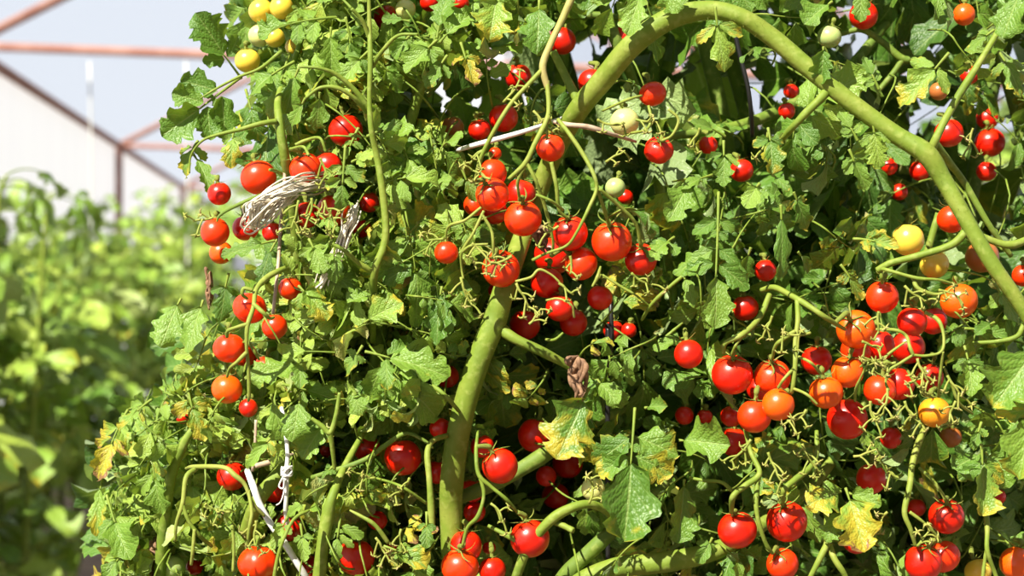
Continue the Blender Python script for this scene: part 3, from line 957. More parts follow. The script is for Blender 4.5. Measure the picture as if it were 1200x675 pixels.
TRUSS = [  # plant, tone, [(px, py, depth, width)]
 ('c', .75, [(800, -150, .16, 9), (735, -105, .10, 10), (692, -55, .01, 11), (674, -12, -.03, 11), (660, 20, -.035, 10), (645, 52, -.04, 10), (636, 78, -.045, 10), (642, 104, -.045, 9)]),
 ('c', .45, [(637, 80, -.045, 7), (620, 98, -.05, 6), (600, 120, -.055, 6), (582, 148, -.055, 6), (564, 184, -.05, 6), (556, 214, -.04, 4)]),
 ('c', .4, [(641, 95, -.045, 7), (643, 125, -.05, 6), (640, 142, -.055, 7), (627, 168, -.06, 7), (615, 192, -.06, 7), (596, 210, -.055, 5)]),
 ('c', .38, [(617, 193, -.06, 5), (607, 212, -.055, 5), (609, 234, -.045, 4)]),
 ('c', .38, [(617, 190, -.06, 5), (628, 212, -.06, 5), (638, 240, -.05, 5), (648, 282, -.04, 4), (646, 300, -.03, 4)]),
 ('c', .38, [(646, 190, -.05, 6), (652, 218, -.05, 6), (655, 245, -.045, 5), (665, 256, -.04, 4)]),
 ('c', .38, [(628, 228, -.06, 4), (645, 235, -.06, 4), (660, 246, -.05, 4)]),
 ('c', .4, [(654, 140, -.05, 6), (668, 158, -.06, 6), (684, 182, -.065, 6), (696, 205, -.07, 6), (699, 222, -.07, 5), (690, 244, -.075, 5), (676, 272, -.075, 4), (664, 288, -.07, 4), (640, 297, -.065, 4), (624, 305, -.06, 5)]),
 ('c', .4, [(699, 218, -.07, 5), (707, 242, -.06, 5), (714, 264, -.045, 5)]),
 ('c', .4, [(702, 221, -.07, 5), (724, 240, -.06, 5), (745, 262, -.05, 5), (751, 288, -.04, 5)]),
 ('c', .45, [(564, 243, -.06, 4), (545, 258, -.06, 4), (526, 265, -.055, 4), (522, 280, -.05, 3)]),
 ('c', .45, [(567, 247, -.06, 4), (560, 262, -.06, 4), (553, 276, -.06, 4), (541, 296, -.055, 4), (541, 315, -.05, 3), (543, 327, -.05, 3)]),
 ('c', .45, [(564, 250, -.06, 4), (575, 268, -.06, 4), (578, 285, -.06, 4), (578, 302, -.055, 4)]),
 ('c', .45, [(541, 296, -.055, 4), (552, 288, -.06, 4), (572, 286, -.06, 3)]),
 ('c', .5, [(604, 330, -.07, 4), (622, 325, -.07, 4), (632, 316, -.07, 4), (646, 322, -.07, 3), (656, 331, -.07, 3)]),
 ('c', .5, [(640, 352, -.06, 3), (655, 350, -.065, 3), (670, 358, -.065, 3), (673, 372, -.06, 3)]),
 ('c', .45, [(704, 312, -.055, 3), (700, 325, -.055, 5), (694, 336, -.055, 3)]),
 ('c', .35, [(706, 322, -.02, 3), (728, 336, -.02, 4), (745, 346, -.02, 3), (765, 362, -.01, 3)]),
 ('c', .35, [(640, 398, -.02, 4), (650, 398, -.03, 4), (660, 390, -.03, 3)]),
 ('c', .4, [(706, 130, -.03, 3), (735, 117, -.045, 4), (752, 112, -.04, 3)]),
 ('c', .4, [(740, 156, -.03, 4), (757, 152, -.045, 4), (763, 140, -.045, 4), (760, 124, -.04, 4)]),
 ('c', .4, [(783, 128, -.045, 4), (795, 140, -.045, 4), (788, 158, -.045, 4), (776, 165, -.04, 4)]),
 ('r', .4, [(892, 340, -.01, 7), (908, 337, -.02, 8), (928, 347, -.035, 8), (945, 357, -.045, 8), (966, 371, -.05, 7), (990, 386, -.03, 5)]),
 ('r', .4, [(934, 352, -.04, 7), (935, 375, -.05, 7), (932, 400, -.055, 7), (932, 425, -.06, 7), (929, 455, -.06, 6), (926, 462, -.05, 4)]),
 ('r', .4, [(932, 388, -.055, 6), (920, 396, -.055, 6), (909, 405, -.05, 5), (905, 420, -.04, 4)]),
 ('r', .38, [(902, 345, -.02, 8), (890, 372, -.03, 8), (870, 392, -.045, 8), (850, 402, -.045, 7), (848, 414, -.04, 5)]),
 ('r', .38, [(869, 395, -.045, 4), (862, 405, -.045, 4), (857, 416, -.04, 3)]),
 ('r', .45, [(929, 455, -.06, 4), (945, 462, -.07, 4), (958, 474, -.07, 3)]),
 ('r', .45, [(936, 418, -.06, 4), (950, 425, -.07, 4), (962, 438, -.06, 4)]),
 ('r', .45, [(930, 432, -.06, 5), (918, 445, -.065, 4), (912, 455, -.06, 4)]),
 ('r', .4, [(1030, 314, -.045, 6), (1045, 318, -.055, 5), (1075, 326, -.06, 5), (1100, 328, -.06, 4), (1122, 335, -.05, 4)]),
 ('r', .4, [(1032, 316, -.045, 6), (1033, 325, -.045, 5), (1034, 332, -.04, 4)]),
 ('r', .4, [(1070, 326, -.055, 6), (1076, 338, -.06, 6), (1095, 345, -.06, 5), (1110, 342, -.06, 4)]),
 ('r', .42, [(1027, 386, -.06, 4), (1050, 387, -.07, 5), (1062, 394, -.07, 5), (1066, 406, -.075, 5), (1070, 416, -.075, 5)]),
 ('r', .42, [(1070, 416, -.075, 4), (1085, 417, -.075, 4), (1103, 412, -.075, 4), (1106, 395, -.07, 4), (1100, 376, -.065, 6), (1084, 366, -.06, 5)]),
 ('r', .42, [(1105, 412, -.075, 4), (1103, 430, -.07, 4), (1101, 448, -.065, 4), (1100, 465, -.05, 4)]),
 ('r', .42, [(1070, 416, -.075, 4), (1056, 425, -.075, 4), (1042, 434, -.075, 4), (1038, 448, -.075, 4), (1042, 458, -.075, 4)]),
 ('r', .42, [(1062, 400, -.075, 3), (1045, 412, -.075, 4), (1028, 425, -.075, 4), (1018, 422, -.075, 4), (1008, 430, -.07, 3)]),
 ('r', .42, [(1018, 424, -.075, 3), (1010, 440, -.07, 3), (1003, 456, -.06, 4), (1002, 470, -.04, 3)]),
 ('r', .42, [(1062, 432, -.07, 4), (1072, 448, -.07, 4), (1084, 460, -.065, 4), (1093, 466, -.05, 3)]),
 ('r', .42, [(1106, 430, -.065, 3), (1115, 450, -.06, 4), (1124, 472, -.055, 4), (1140, 485, -.04, 3)]),
 ('r', .4, [(1085, 500, -.0, 9), (1076, 520, -.01, 9), (1069, 545, -.02, 9), (1066, 570, -.03, 8), (1060, 600, -.035, 8), (1067, 620, -.035, 6), (1073, 640, -.03, 5)]),
 ('r', .4, [(1077, 548, -.02, 5), (1092, 562, -.025, 5), (1102, 575, -.025, 5), (1108, 586, -.025, 4)]),
 ('r', .4, [(1066, 600, -.035, 5), (1082, 612, -.035, 4), (1096, 626, -.03, 4), (1102, 634, -.025, 3)]),
 ('r', .35, [(1155, 590, -.01, 6), (1157, 620, -.02, 7), (1157, 645, -.025, 6), (1166, 672, -.02, 6), (1172, 690, -.02, 5)]),
 ('r', .35, [(1156, 645, -.02, 5), (1153, 665, -.02, 5), (1150, 690, -.02, 5)]),
 ('r', .35, [(968, 600, .0, 7), (970, 632, -.03, 10), (964, 648, -.04, 9), (950, 676, -.04, 8), (940, 700, -.03, 8)]),
 ('r', .35, [(970, 634, -.03, 9), (978, 655, -.04, 9), (990, 674, -.04, 8), (1000, 700, -.03, 8)]),
 ('r', .28, [(957, 505, -.01, 6), (957, 530, -.02, 8), (950, 547, -.03, 8), (932, 562, -.04, 9), (919, 574, -.045, 8), (917, 590, -.035, 6)]),
 ('r', .32, [(872, 500, -.02, 5), (880, 530, -.03, 6), (890, 555, -.04, 8), (872, 570, -.045, 8), (859, 582, -.05, 8), (857, 601, -.035, 6)]),
 ('r', .32, [(889, 556, -.04, 7), (886, 590, -.045, 7), (890, 615, -.045, 6), (898, 638, -.04, 6), (905, 648, -.035, 4)]),
 ('r', .3, [(858, 575, -.03, 6), (845, 565, -.03, 5), (825, 563, -.025, 5), (808, 560, -.02, 4)]),
 ('r', .3, [(800, 378, 0, 4), (780, 395, 0, 4)]),
 ('c', .3, [(802, 322, -.02, 5), (785, 336, -.02, 5), (765, 355, -.015, 5), (752, 375, 0, 4)]),
 ('l', .42, [(347, 312, .0, 7), (330, 316, -.02, 7), (312, 326, -.03, 8), (300, 340, -.04, 7), (297, 360, -.05, 6), (290, 382, -.055, 6), (289, 405, -.055, 5), (291, 430, -.05, 5), (292, 462, -.045, 5), (291, 470, -.04, 4)]),
 ('l', .42, [(290, 380, -.055, 6), (276, 384, -.055, 5), (267, 388, -.05, 5), (266, 395, -.045, 5)]),
 ('l', .42, [(289, 413, -.055, 6), (278, 424, -.055, 5), (269, 432, -.05, 4), (266, 442, -.045, 4)]),
 ('l', .42, [(297, 356, -.05, 6), (308, 366, -.055, 6), (316, 373, -.05, 5), (321, 372, -.04, 4)]),
 ('l', .42, [(296, 340, -.045, 5), (286, 338, -.045, 6), (284, 345, -.045, 5), (290, 350, -.04, 4)]),
 ('l', .42, [(290, 398, -.05, 4), (298, 412, -.05, 4), (304, 422, -.045, 3)]),
 ('l', .5, [(218, 549, .01, 4), (228, 547, -.01, 6), (262, 548, -.03, 7), (275, 557, -.035, 7), (287, 568, -.035, 6), (296, 590, -.035, 5), (310, 605, -.03, 4)]),
 ('l', .4, [(230, 549, -.01, 7), (218, 560, -.02, 7), (214, 590, -.025, 6), (207, 612, -.025, 5), (205, 634, -.02, 4)]),
 ('l', .28, [(214, 592, -.025, 6), (222, 612, -.025, 5), (236, 630, -.02, 6), (248, 640, 0, 5)]),
 ('l', .4, [(228, 620, -.025, 5), (226, 645, -.025, 5), (224, 662, -.02, 4)]),
 ('l', .4, [(291, 575, -.035, 5), (295, 600, -.04, 5), (292, 620, -.04, 5), (290, 640, -.035, 5)]),
 ('l', .4, [(272, 615, -.03, 5), (274, 640, -.03, 4), (273, 670, -.03, 4)]),
 ('l', .3, [(300, 640, -.045, 3), (303, 630, -.045, 4), (302, 645, -.04, 3)]),
 ('l', .15, [(338, 222, .02, 6), (318, 226, .0, 6), (300, 231, -.01, 6), (275, 242, -.015, 5), (258, 252, -.02, 4), (254, 260, -.02, 3)]),
 ('l', .2, [(330, 204, .0, 5), (322, 200, -.01, 5), (316, 199, -.02, 4)]),
 ('l', .35, [(340, 175, .0, 4), (355, 172, -.02, 4), (362, 182, -.03, 4)]),
 ('l', .35, [(346, 170, .0, 5), (360, 164, .0, 5), (375, 162, -.02, 4), (382, 178, -.02, 4)]),
 ('l', .3, [(318, 700, -.05, 6), (325, 655, -.055, 5), (333, 630, -.055, 5), (345, 608, -.05, 5), (362, 598, -.04, 4)]),
 ('l', .3, [(440, 560, -.0, 3), (470, 570, -.03, 4), (500, 590, -.02, 4)]),
 ('l', .35, [(410, 598, -.05, 3), (425, 606, -.055, 5), (440, 616, -.055, 6), (455, 636, -.05, 6)]),
 ('c', .25, [(560, 505, -.02, 4), (558, 530, -.04, 5), (561, 556, -.045, 6), (575, 570, -.045, 5), (592, 584, -.045, 5), (606, 600, -.035, 4)]),
 ('c', .25, [(562, 558, -.045, 5), (567, 580, -.045, 5), (560, 605, -.045, 6), (548, 618, -.04, 5), (542, 640, -.035, 4)]),
 ('c', .28, [(507, 452, -.02, 7), (520, 462, -.025, 6), (532, 475, -.02, 6), (538, 482, -.01, 5)]),
]
# dry sprigs with empty star calyces: plant, px, py, depth, direction degrees (0 right, 90 up), branches, px length
SPRIGS = [('c', 600, 300, -.075, 200, 4, 34), ('c', 553, 285, -.075, 300, 5, 34), ('c', 605, 332, -.08, 290, 5, 34), ('c', 655, 332, -.085, 330, 3, 22),
          ('c', 668, 300, -.085, 280, 3, 22), ('c', 540, 325, -.07, 280, 5, 36), ('c', 700, 140, -.06, 330, 4, 34), ('c', 745, 140, -.06, 0, 4, 26),
          ('c', 575, 210, -.07, 170, 4, 26), ('c', 710, 190, -.02, 20, 4, 26), ('c', 520, 280, -.06, 170, 4, 24), ('c', 740, 320, -.04, 320, 5, 30), ('c', 655, 265, -.07, 200, 3, 20),
          ('c', 590, 120, -.05, 30, 5, 36), ('c', 625, 130, -.05, 330, 5, 36), ('c', 570, 170, -.05, 250, 4, 30),
          ('r', 950, 390, -.07, 200, 5, 36), ('r', 900, 530, -.06, 280, 6, 40), ('r', 940, 520, -.06, 280, 6, 36), ('r', 880, 515, -.07, 240, 5, 36),
          ('r', 1030, 365, -.08, 270, 4, 26), ('r', 1050, 425, -.09, 200, 6, 32), ('r', 1075, 420, -.09, 290, 6, 32), ('r', 1085, 430, -.085, 250, 5, 32), ('r', 1040, 455, -.09, 270, 6, 32),
          ('r', 1020, 470, -.07, 260, 5, 30), ('r', 1060, 470, -.08, 280, 6, 34), ('r', 1110, 440, -.08, 300, 5, 34), ('r', 1100, 340, -.075, 350, 6, 36), ('r', 1060, 335, -.07, 330, 5, 32),
          ('r', 1000, 535, -.04, 0, 4, 30), ('r', 1055, 560, -.04, 180, 4, 24), ('r', 1075, 640, -.045, 60, 5, 24), ('r', 1040, 600, -.02, 230, 5, 30), ('r', 945, 480, -.08, 250, 5, 28),
          ('r', 690, 590, -.05, 80, 6, 32), ('r', 1120, 470, -.06, 250, 4, 30), ('r', 1010, 400, -.08, 320, 4, 24),
          ('l', 250, 255, -.03, 190, 4, 24), ('l', 365, 232, -.06, 290, 7, 40), ('l', 350, 235, -.06, 250, 6, 36), ('l', 380, 235, -.06, 300, 6, 34), ('l', 375, 185, -.05, 280, 4, 24),
          ('l', 270, 600, -.04, 200, 5, 30), ('l', 300, 610, -.04, 260, 5, 30), ('l', 440, 630, -.05, 290, 5, 34), ('l', 480, 560, -.03, 240, 5, 30), ('l', 440, 560, -.03, 200, 4, 26),
          ('l', 490, 260, -.0, 260, 5, 36), ('l', 500, 330, -.0, 280, 5, 36), ('l', 470, 620, -.03, 250, 4, 30), ('c', 620, 380, -.02, 60, 4, 24), ('c', 575, 590, -.05, 330, 4, 26),
          ('r', 905, 370, -.03, 260, 4, 30), ('c', 1140, 150, -.02, 270, 4, 26), ('c', 900, 155, -.03, 260, 4, 26), ('c', 820, 150, -.05, 260, 3, 24)]
# leaves laid by hand: plant, base px, tip px, depth at base, extra depth at tip, terminal share, pairs, width, tone, sick, curl, facing(x, y, z)
LEAVES = [
 ('l', 283, 92, 236, 30, .01, -.01, .62, 1, .66, .30, 0, .2, (.2, -1, .1)),
 ('l', 283, 90, 206, 150, .0, -.02, .45, 2, .66, .32, .1, .3, (.3, -1, .2)),
 ('l', 288, 105, 305, 160, -.01, -.01, .6, 1, .55, .35, .3, 1.6, (-.2, -1, .5)),
 ('l', 226, 180, 250, 222, .005, -.01, .8, 0, .45, .45, .3, .9, (.4, -1, .3)),
 ('l', 232, 165, 212, 205, .0, -.01, .75, 1, .5, .55, .4, 1.2, (-.4, -1, .4)),
 ('l', 275, 150, 270, 195, -.01, -.02, .7, 1, .7, .62, .45, 1.2, (-.2, -1, .7)),
 ('l', 315, 128, 312, 205, .03, .0, .7, 0, .6, .2, 0, .3, (.1, -1, .1)),
 ('l', 300, 140, 275, 165, .02, .0, .7, 0, .7, .25, 0, .3, (.1, -1, .1)),
 ('l', 398, 20, 316, 36, -.03, -.03, .42, 2, .62, .52, .02, .6, (-.3, -1, .8)),
 ('l', 345, 72, 296, 106, -.03, -.03, .55, 1, .75, .5, .05, .6, (-.3, -1, .8)),
 ('l', 340, 62, 324, 130, -.02, -.02, .5, 2, .6, .62, .3, .9, (-.3, -1, .6)),
 ('l', 350, 80, 332, 125, -.035, -.02, .8, 0, .45, .5, .05, .4, (.1, -1, .5)),
 ('l', 358, 115, 338, 152, -.04, -.02, .85, 0, .5, .5, .0, .4, (-.1, -1, .5)),
 ('l', 375, 108, 372, 148, -.04, -.02, .85, 0, .5, .48, .0, .4, (.0, -1, .5)),
 ('l', 388, 32, 386, 82, -.04, -.03, .8, 0, .5, .46, .0, .5, (.0, -1, .5)),
 ('l', 405, 20, 415, 70, -.035, -.02, .5, 2, .5, .48, .0, .7, (.1, -1, .6)),
 ('l', 412, 10, 378, -20, -.04, -.01, .5, 2, .5, .5, .0, .5, (.0, -1, .8)),
 ('l', 440, 70, 470, 100, -.02, -.0, .6, 1, .6, .45, .0, .6, (.1, -1, .7)),
 ('l', 432, 60, 402, 90, -.03, -.03, .7, 1, .6, .46, .0, .6, (.1, -1, .7)),
 ('l', 512, 47, 480, 78, -.04, -.04, .72, 1, .68, .52, .0, .4, (.1, -1, .6)),
 ('l', 512, 45, 520, 2, -.04, -.02, .72, 0, .7, .5, .0, .5, (-.2, -1, .6)),
 ('l', 515, 50, 545, 18, -.04, -.02, .75, 0, .7, .5, .0, .4, (.1, -1, .7)),
 ('l', 482, 40, 462, 62, -.04, -.03, .75, 1, .7, .5, .0, .5, (.1, -1, .7)),
 ('l', 480, 25, 452, 22, -.04, -.03, .75, 0, .5, .45, .0, .5, (.1, -1, .7)),
 ('l', 540, 50, 552, 94, -.03, -.03, .6, 1, .5, .55, .55, .8, (.1, -1, .5)),
 ('l', 524, 65, 503, 97, -.03, -.03, .7, 1, .45, .55, .2, .5, (.1, -1, .5)),
 ('c', 584, -8, 570, 44, -.03, -.04, .85, 0, .85, .66, .62, .3, (-.1, -1, .5)),
 ('c', 632, 0, 628, 58, -.0, -.02, .8, 0, .7, .3, .05, .4, (.2, -1, .4)),
 ('c', 752, -10, 738, 38, -.04, -.05, .9, 0, .62, .5, .1, .5, (-.2, -1, .4)),
 ('c', 775, -25, 798, 10, -.04, -.05, .9, 0, .8, .5, .1, .5, (.1, -1, .4)),
 ('c', 838, 8, 846, 82, -.05, -.05, .7, 1, .5, .7, .42, .5, (-.1, -1, .4)),
 ('c', 975, 2, 945, 26, -.04, -.05, .85, 0, .8, .5, .0, .4, (-.1, -1, .8)),
 ('c', 1010, -12, 1008, 24, -.03, -.03, .9, 0, .65, .45, .0, .4, (-.1, -1, .8)),
 ('c', 965, 55, 965, 95, -.05, -.05, .9, 0, .7, .35, .1, .9, (-.3, -1, .4)),
 ('c', 1112, 62, 1060, 125, -.06, -.06, .7, 1, .55, .62, .38, .4, (-.1, -1, .5)),
 ('c', 1200, -25, 1180, 40, -.07, -.08, .75, 1, .8, .36, .0, .3, (-.1, -1, .4)),
 ('c', 1165, 35, 1135, 60, -.04, -.04, .7, 2, .5, .5, .25, .9, (-.1, -1, .5)),
 ('c', 1170, 60, 1198, 110, -.04, -.05, .7, 1, .55, .55, .3, .8, (-.1, -1, .4)),
 ('c', 1022, 140, 1030, 195, -.05, -.05, .72, 1, .6, .55, .2, .5, (-.1, -1, .5)),
 ('c', 995, 175, 1013, 222, -.05, -.05, .7, 2, .6, .52, .05, .5, (-.1, -1, .5)),
 ('c', 1005, 165, 985, 130, -.05, -.05, .6, 2, .65, .5, .0, .6, (-.1, -1, .7)),
 ('c', 1030, 105, 1012, 68, -.04, -.04, .55, 2, .6, .52, .0, .6, (-.1, -1, .6)),
 ('c', 848, 165, 848, 215, -.03, -.04, .65, 1, .62, .52, .0, .4, (.1, -1, .5)),
 ('c', 850, 160, 812, 140, -.03, -.04, .6, 1, .5, .45, .0, .5, (.0, -1, .7)),
 ('c', 835, 205, 800, 218, -.02, -.04, .6, 1, .5, .52, .0, .5, (.0, -1, .7)),
 ('c', 900, 150, 908, 200, -.04, -.05, .7, 1, .75, .36, .35, .4, (.1, -1, .3)),
 ('c', 890, 215, 872, 240, -.04, -.05, .8, 0, .8, .6, .1, .8, (-.2, -1, .6)),
 ('c', 905, 205, 925, 220, -.04, -.05, .8, 0, .6, .6, .4, .7, (.1, -1, .6)),
 ('c', 842, 225, 836, 376, -.03, -.06, .36, 3, .60, .40, .0, .4, (.05, -1, .35)),
 ('c', 812, 210, 784, 252, -.03, -.05, .85, 0, .6, .46, .0, .4, (-.1, -1, .5)),
 ('c', 915, 240, 915, 325, -.05, -.05, .8, 0, .32, .33, .1, .3, (.5, -1, .2)),
 ('c', 930, 225, 945, 270, -.05, -.04, .8, 1, .5, .34, .5, .6, (.3, -1, .2)),
 ('c', 880, 290, 866, 330, -.04, -.03, .8, 0, .6, .45, .1, .5, (.2, -1, .5)),
 ('c', 935, 295, 950, 320, -.03, -.02, .8, 0, .6, .4, .1, .5, (.2, -1, .6)),
 ('r', 1000, 280, 1050, 288, -.03, -.05, .5, 2, .6, .5, .5, .6, (.0, -1, .8)),
 ('r', 985, 310, 1010, 350, -.0, -.0, .6, 2, .6, .45, .4, .6, (.0, -1, .8)),
 ('r', 880, 392, 858, 400, -.02, -.02, .8, 0, .7, .42, .1, .6, (.0, -1, .9)),
 ('r', 805, 395, 768, 408, .0, -.01, .75, 1, .6, .5, .0, .5, (-.1, -1, .8)),
 ('c', 790, 278, 762, 300, -.01, -.03, .7, 1, .75, .42, .0, .5, (-.2, -1, .7)),
 ('c', 800, 320, 812, 358, -.02, -.03, .8, 0, .5, .42, .0, .5, (.1, -1, .5)),
 ('r', 690, 455, 658, 534, -.03, -.05, .82, 0, .78, .42, .40, .3, (-.1, -1, .45)),
 ('r', 700, 445, 722, 472, -.03, -.04, .85, 0, .8, .5, .05, .4, (.1, -1, .6)),
 ('r', 744, 478, 733, 625, -.04, -.07, .56, 2, .78, .40, .38, .35, (.0, -1, .4)),
 ('r', 756, 478, 780, 472, -.04, -.05, .85, 0, .8, .52, .25, .3, (.0, -1, .6)),
 ('r', 796, 516, 850, 522, -.04, -.06, .9, 0, .85, .55, .30, .3, (.0, -1, .6)),
 ('r', 802, 562, 792, 632, -.02, -.03, .9, 0, .6, .42, .0, .5, (.2, -1, .3)),
 ('r', 835, 630, 820, 660, -.02, -.02, .8, 1, .6, .48, .1, .5, (.2, -1, .6)),
 ('r', 991, 572, 1012, 642, -.04, -.06, .8, 0, .85, .62, .62, .3, (.0, -1, .5)),
 ('r', 985, 576, 952, 588, -.04, -.06, .9, 0, .95, .58, .55, .7, (.0, -1, .5)),
 ('r', 985, 600, 968, 632, -.04, -.05, .9, 0, .7, .5, .2, .7, (.0, -1, .5)),
 ('r', 995, 578, 1030, 592, -.04, -.05, .9, 0, .7, .5, .2, .5, (.0, -1, .5)),
 ('r', 1150, 520, 1153, 600, -.05, -.06, .7, 1, .70, .46, .42, .3, (.1, -1, .4)),
 ('r', 1155, 530, 1180, 570, -.04, -.05, .9, 0, .7, .45, .1, .4, (.1, -1, .4)),
 ('r', 1150, 532, 1118, 545, -.04, -.05, .9, 0, .9, .4, .1, .4, (.1, -1, .4)),
 ('r', 1222, 400, 1164, 470, -.07, -.08, .8, 0, .80, .48, .3, .4, (.0, -1, .6)),
 ('r', 1215, 455, 1195, 556, -.07, -.08, .7, 1, .66, .54, .45, .4, (.0, -1, .6)),
 ('r', 1130, 405, 1143, 460, -.02, -.04, .7, 1, .65, .46, .05, .4, (.0, -1, .6)),
 ('r', 1150, 495, 1140, 525, -.03, -.04, .6, 2, .6, .55, .3, .8, (.0, -1, .6)),
 ('r', 1165, 332, 1192, 378, -.03, -.04, .75, 1, .65, .62, .05, .3, (.2, -1, .6)),
 ('r', 1165, 378, 1142, 388, -.03, -.04, .8, 0, .6, .5, .05, .3, (.0, -1, .8)),
 ('r', 1130, 385, 1180, 392, -.03, -.03, .6, 1, .5, .5, .05, .6, (.0, -1, .9)),
 ('l', 378, 420, 296, 440, -.05, -.07, .62, 1, .66, .58, .12, .5, (-.1, -1, .8)),
 ('l', 428, 412, 520, 440, -.06, -.07, .70, 1, .60, .52, .36, .4, (.0, -1, .8)),
 ('l', 425, 405, 405, 440, -.05, -.05, .7, 1, .6, .58, .3, .7, (.0, -1, .8)),
 ('l', 427, 378, 468, 356, -.05, -.06, .85, 0, .85, .58, .36, .7, (.0, -1, .6)),
 ('l', 440, 345, 408, 350, -.04, -.05, .85, 0, .8, .6, .15, .6, (.0, -1, .7)),
 ('c', 518, 336, 507, 400, -.02, -.03, .85, 0, .55, .40, .08, .4, (-.3, -1, .3)),
 ('l', 350, 335, 382, 372, -.05, -.06, .8, 1, .8, .66, .42, .8, (.0, -1, .6)),
 ('l', 345, 325, 333, 300, -.05, -.06, .7, 1, .7, .68, .2, .9, (.0, -1, .7)),
 ('l', 350, 300, 338, 275, -.05, -.06, .7, 1, .7, .68, .0, .8, (.0, -1, .7)),
 ('l', 362, 280, 380, 318, -.05, -.06, .7, 1, .7, .62, .1, .6, (.1, -1, .5)),
 ('l', 392, 285, 392, 330, -.05, -.05, .7, 1, .7, .55, .2, .6, (.1, -1, .5)),
 ('l', 372, 250, 395, 270, -.05, -.06, .6, 1, .7, .62, .1, .6, (.1, -1, .7)),
 ('l', 322, 282, 262, 300, -.03, -.04, .75, 0, .45, .55, .0, .5, (-.2, -1, .7)),
 ('l', 325, 280, 300, 330, .01, .0, .7, 0, .5, .28, .0, .5, (-.2, -1, .3)),
 ('l', 212, 350, 188, 402, -.02, -.04, .85, 0, .68, .5, .1, .5, (-.2, -1, .5)),
 ('l', 238, 352, 222, 408, -.02, -.04, .85, 0, .6, .5, .15, .5, (.0, -1, .5)),
 ('l', 268, 320, 255, 375, .0, .0, .7, 1, .55, .3, .0, .5, (.2, -1, .3)),
 ('l', 352, 462, 345, 515, -.05, -.06, .8, 0, .8, .56, .10, .5, (.1, -1, .3)),
 ('l', 318, 462, 330, 520, -.05, -.05, .85, 0, .5, .58, .05, .6, (-.3, -1, .5)),
 ('l', 320, 510, 290, 550, -.05, -.05, .8, 1, .5, .60, .42, .7, (-.2, -1, .4)),
 ('l', 385, 490, 355, 535, -.03, -.04, .75, 1, .8, .52, .40, .5, (.0, -1, .5)),
 ('l', 412, 455, 420, 485, -.05, -.06, .85, 0, .85, .6, .32, .8, (.0, -1, .6)),
 ('l', 392, 545, 378, 560, -.05, -.05, .6, 2, .8, .52, .05, .6, (.0, -1, .7)),
 ('l', 125, 580, 148, 652, -.02, -.05, .55, 1, .75, .55, .10, .5, (-.2, -1, .6)),
 ('l', 120, 560, 112, 625, -.02, -.03, .8, 0, .4, .6, .45, .5, (-.3, -1, .4)),
 ('l', 150, 480, 118, 560, -.0, -.02, .5, 2, .55, .62, .6, .9, (-.3, -1, .5)),
 ('l', 178, 468, 140, 505, -.01, -.02, .6, 2, .45, .60, .5, 1.0, (-.3, -1, .6)),
 ('l', 220, 455, 235, 515, -.02, -.03, .6, 2, .6, .62, .55, .9, (-.1, -1, .5)),
 ('l', 175, 520, 190, 600, -.02, -.03, .5, 2, .6, .58, .2, .8, (-.1, -1, .5)),
 ('l', 150, 640, 120, 685, -.02, -.03, .6, 1, .6, .58, .1, .8, (-.1, -1, .6)),
 ('l', 245, 635, 270, 690, -.03, -.03, .6, 1, .5, .60, .15, .7, (-.1, -1, .6)),
 ('l', 262, 590, 245, 615, -.03, -.03, .6, 1, .6, .42, .05, .7, (-.1, -1, .6)),
 ('l', 340, 600, 320, 640, -.05, -.06, .6, 1, .55, .55, .0, .4, (-.1, -1, .6)),
 ('l', 335, 610, 348, 590, -.05, -.06, .8, 0, .6, .55, .0, .4, (-.1, -1, .6)),
 ('l', 352, 612, 358, 655, -.05, -.06, .6, 1, .55, .55, .0, .4, (-.1, -1, .6)),
 ('l', 330, 450, 400, 470, -.02, -.02, .6, 1, .55, .55, .3, .4, (-.1, -1, .9)),
 ('l', 450, 640, 500, 660, -.03, -.04, .7, 1, .7, .5, .45, .6, (.0, -1, .7)),
 ('l', 500, 600, 500, 640, -.04, -.05, .6, 1, .7, .36, .1, .6, (.0, -1, .4)),
 ('l', 400, 600, 392, 660, -.04, -.05, .5, 2, .5, .62, .1, .8, (.0, -1, .7)),
 ('l', 412, 190, 440, 178, -.04, -.05, .75, 1, .65, .66, .45, .6, (.0, -1, .7)),
 ('l', 405, 170, 400, 245, -.045, -.05, .4, 2, .6, .62, .25, .7, (.0, -1, .6)),
 ('l', 430, 160, 470, 145, -.04, -.04, .6, 1, .6, .5, .1, .6, (.0, -1, .8)),
 ('l', 420, 150, 405, 185, -.045, -.05, .4, 3, .4, .62, .0, .5, (.0, -1, .6)),
 ('l', 490, 235, 520, 205, -.0, -.02, .6, 2, .6, .5, .1, .6, (.0, -1, .8)),
 ('l', 470, 170, 490, 215, -.0, -.02, .6, 2, .6, .5, .1, .6, (.0, -1, .7)),
 ('l', 520, 170, 535, 158, -.0, -.02, .8, 0, .8, .5, .1, .6, (.0, -1, .7)),
 ('c', 540, 195, 555, 235, -.02, -.02, .6, 1, .6, .55, .1, .6, (.0, -1, .7)),
]

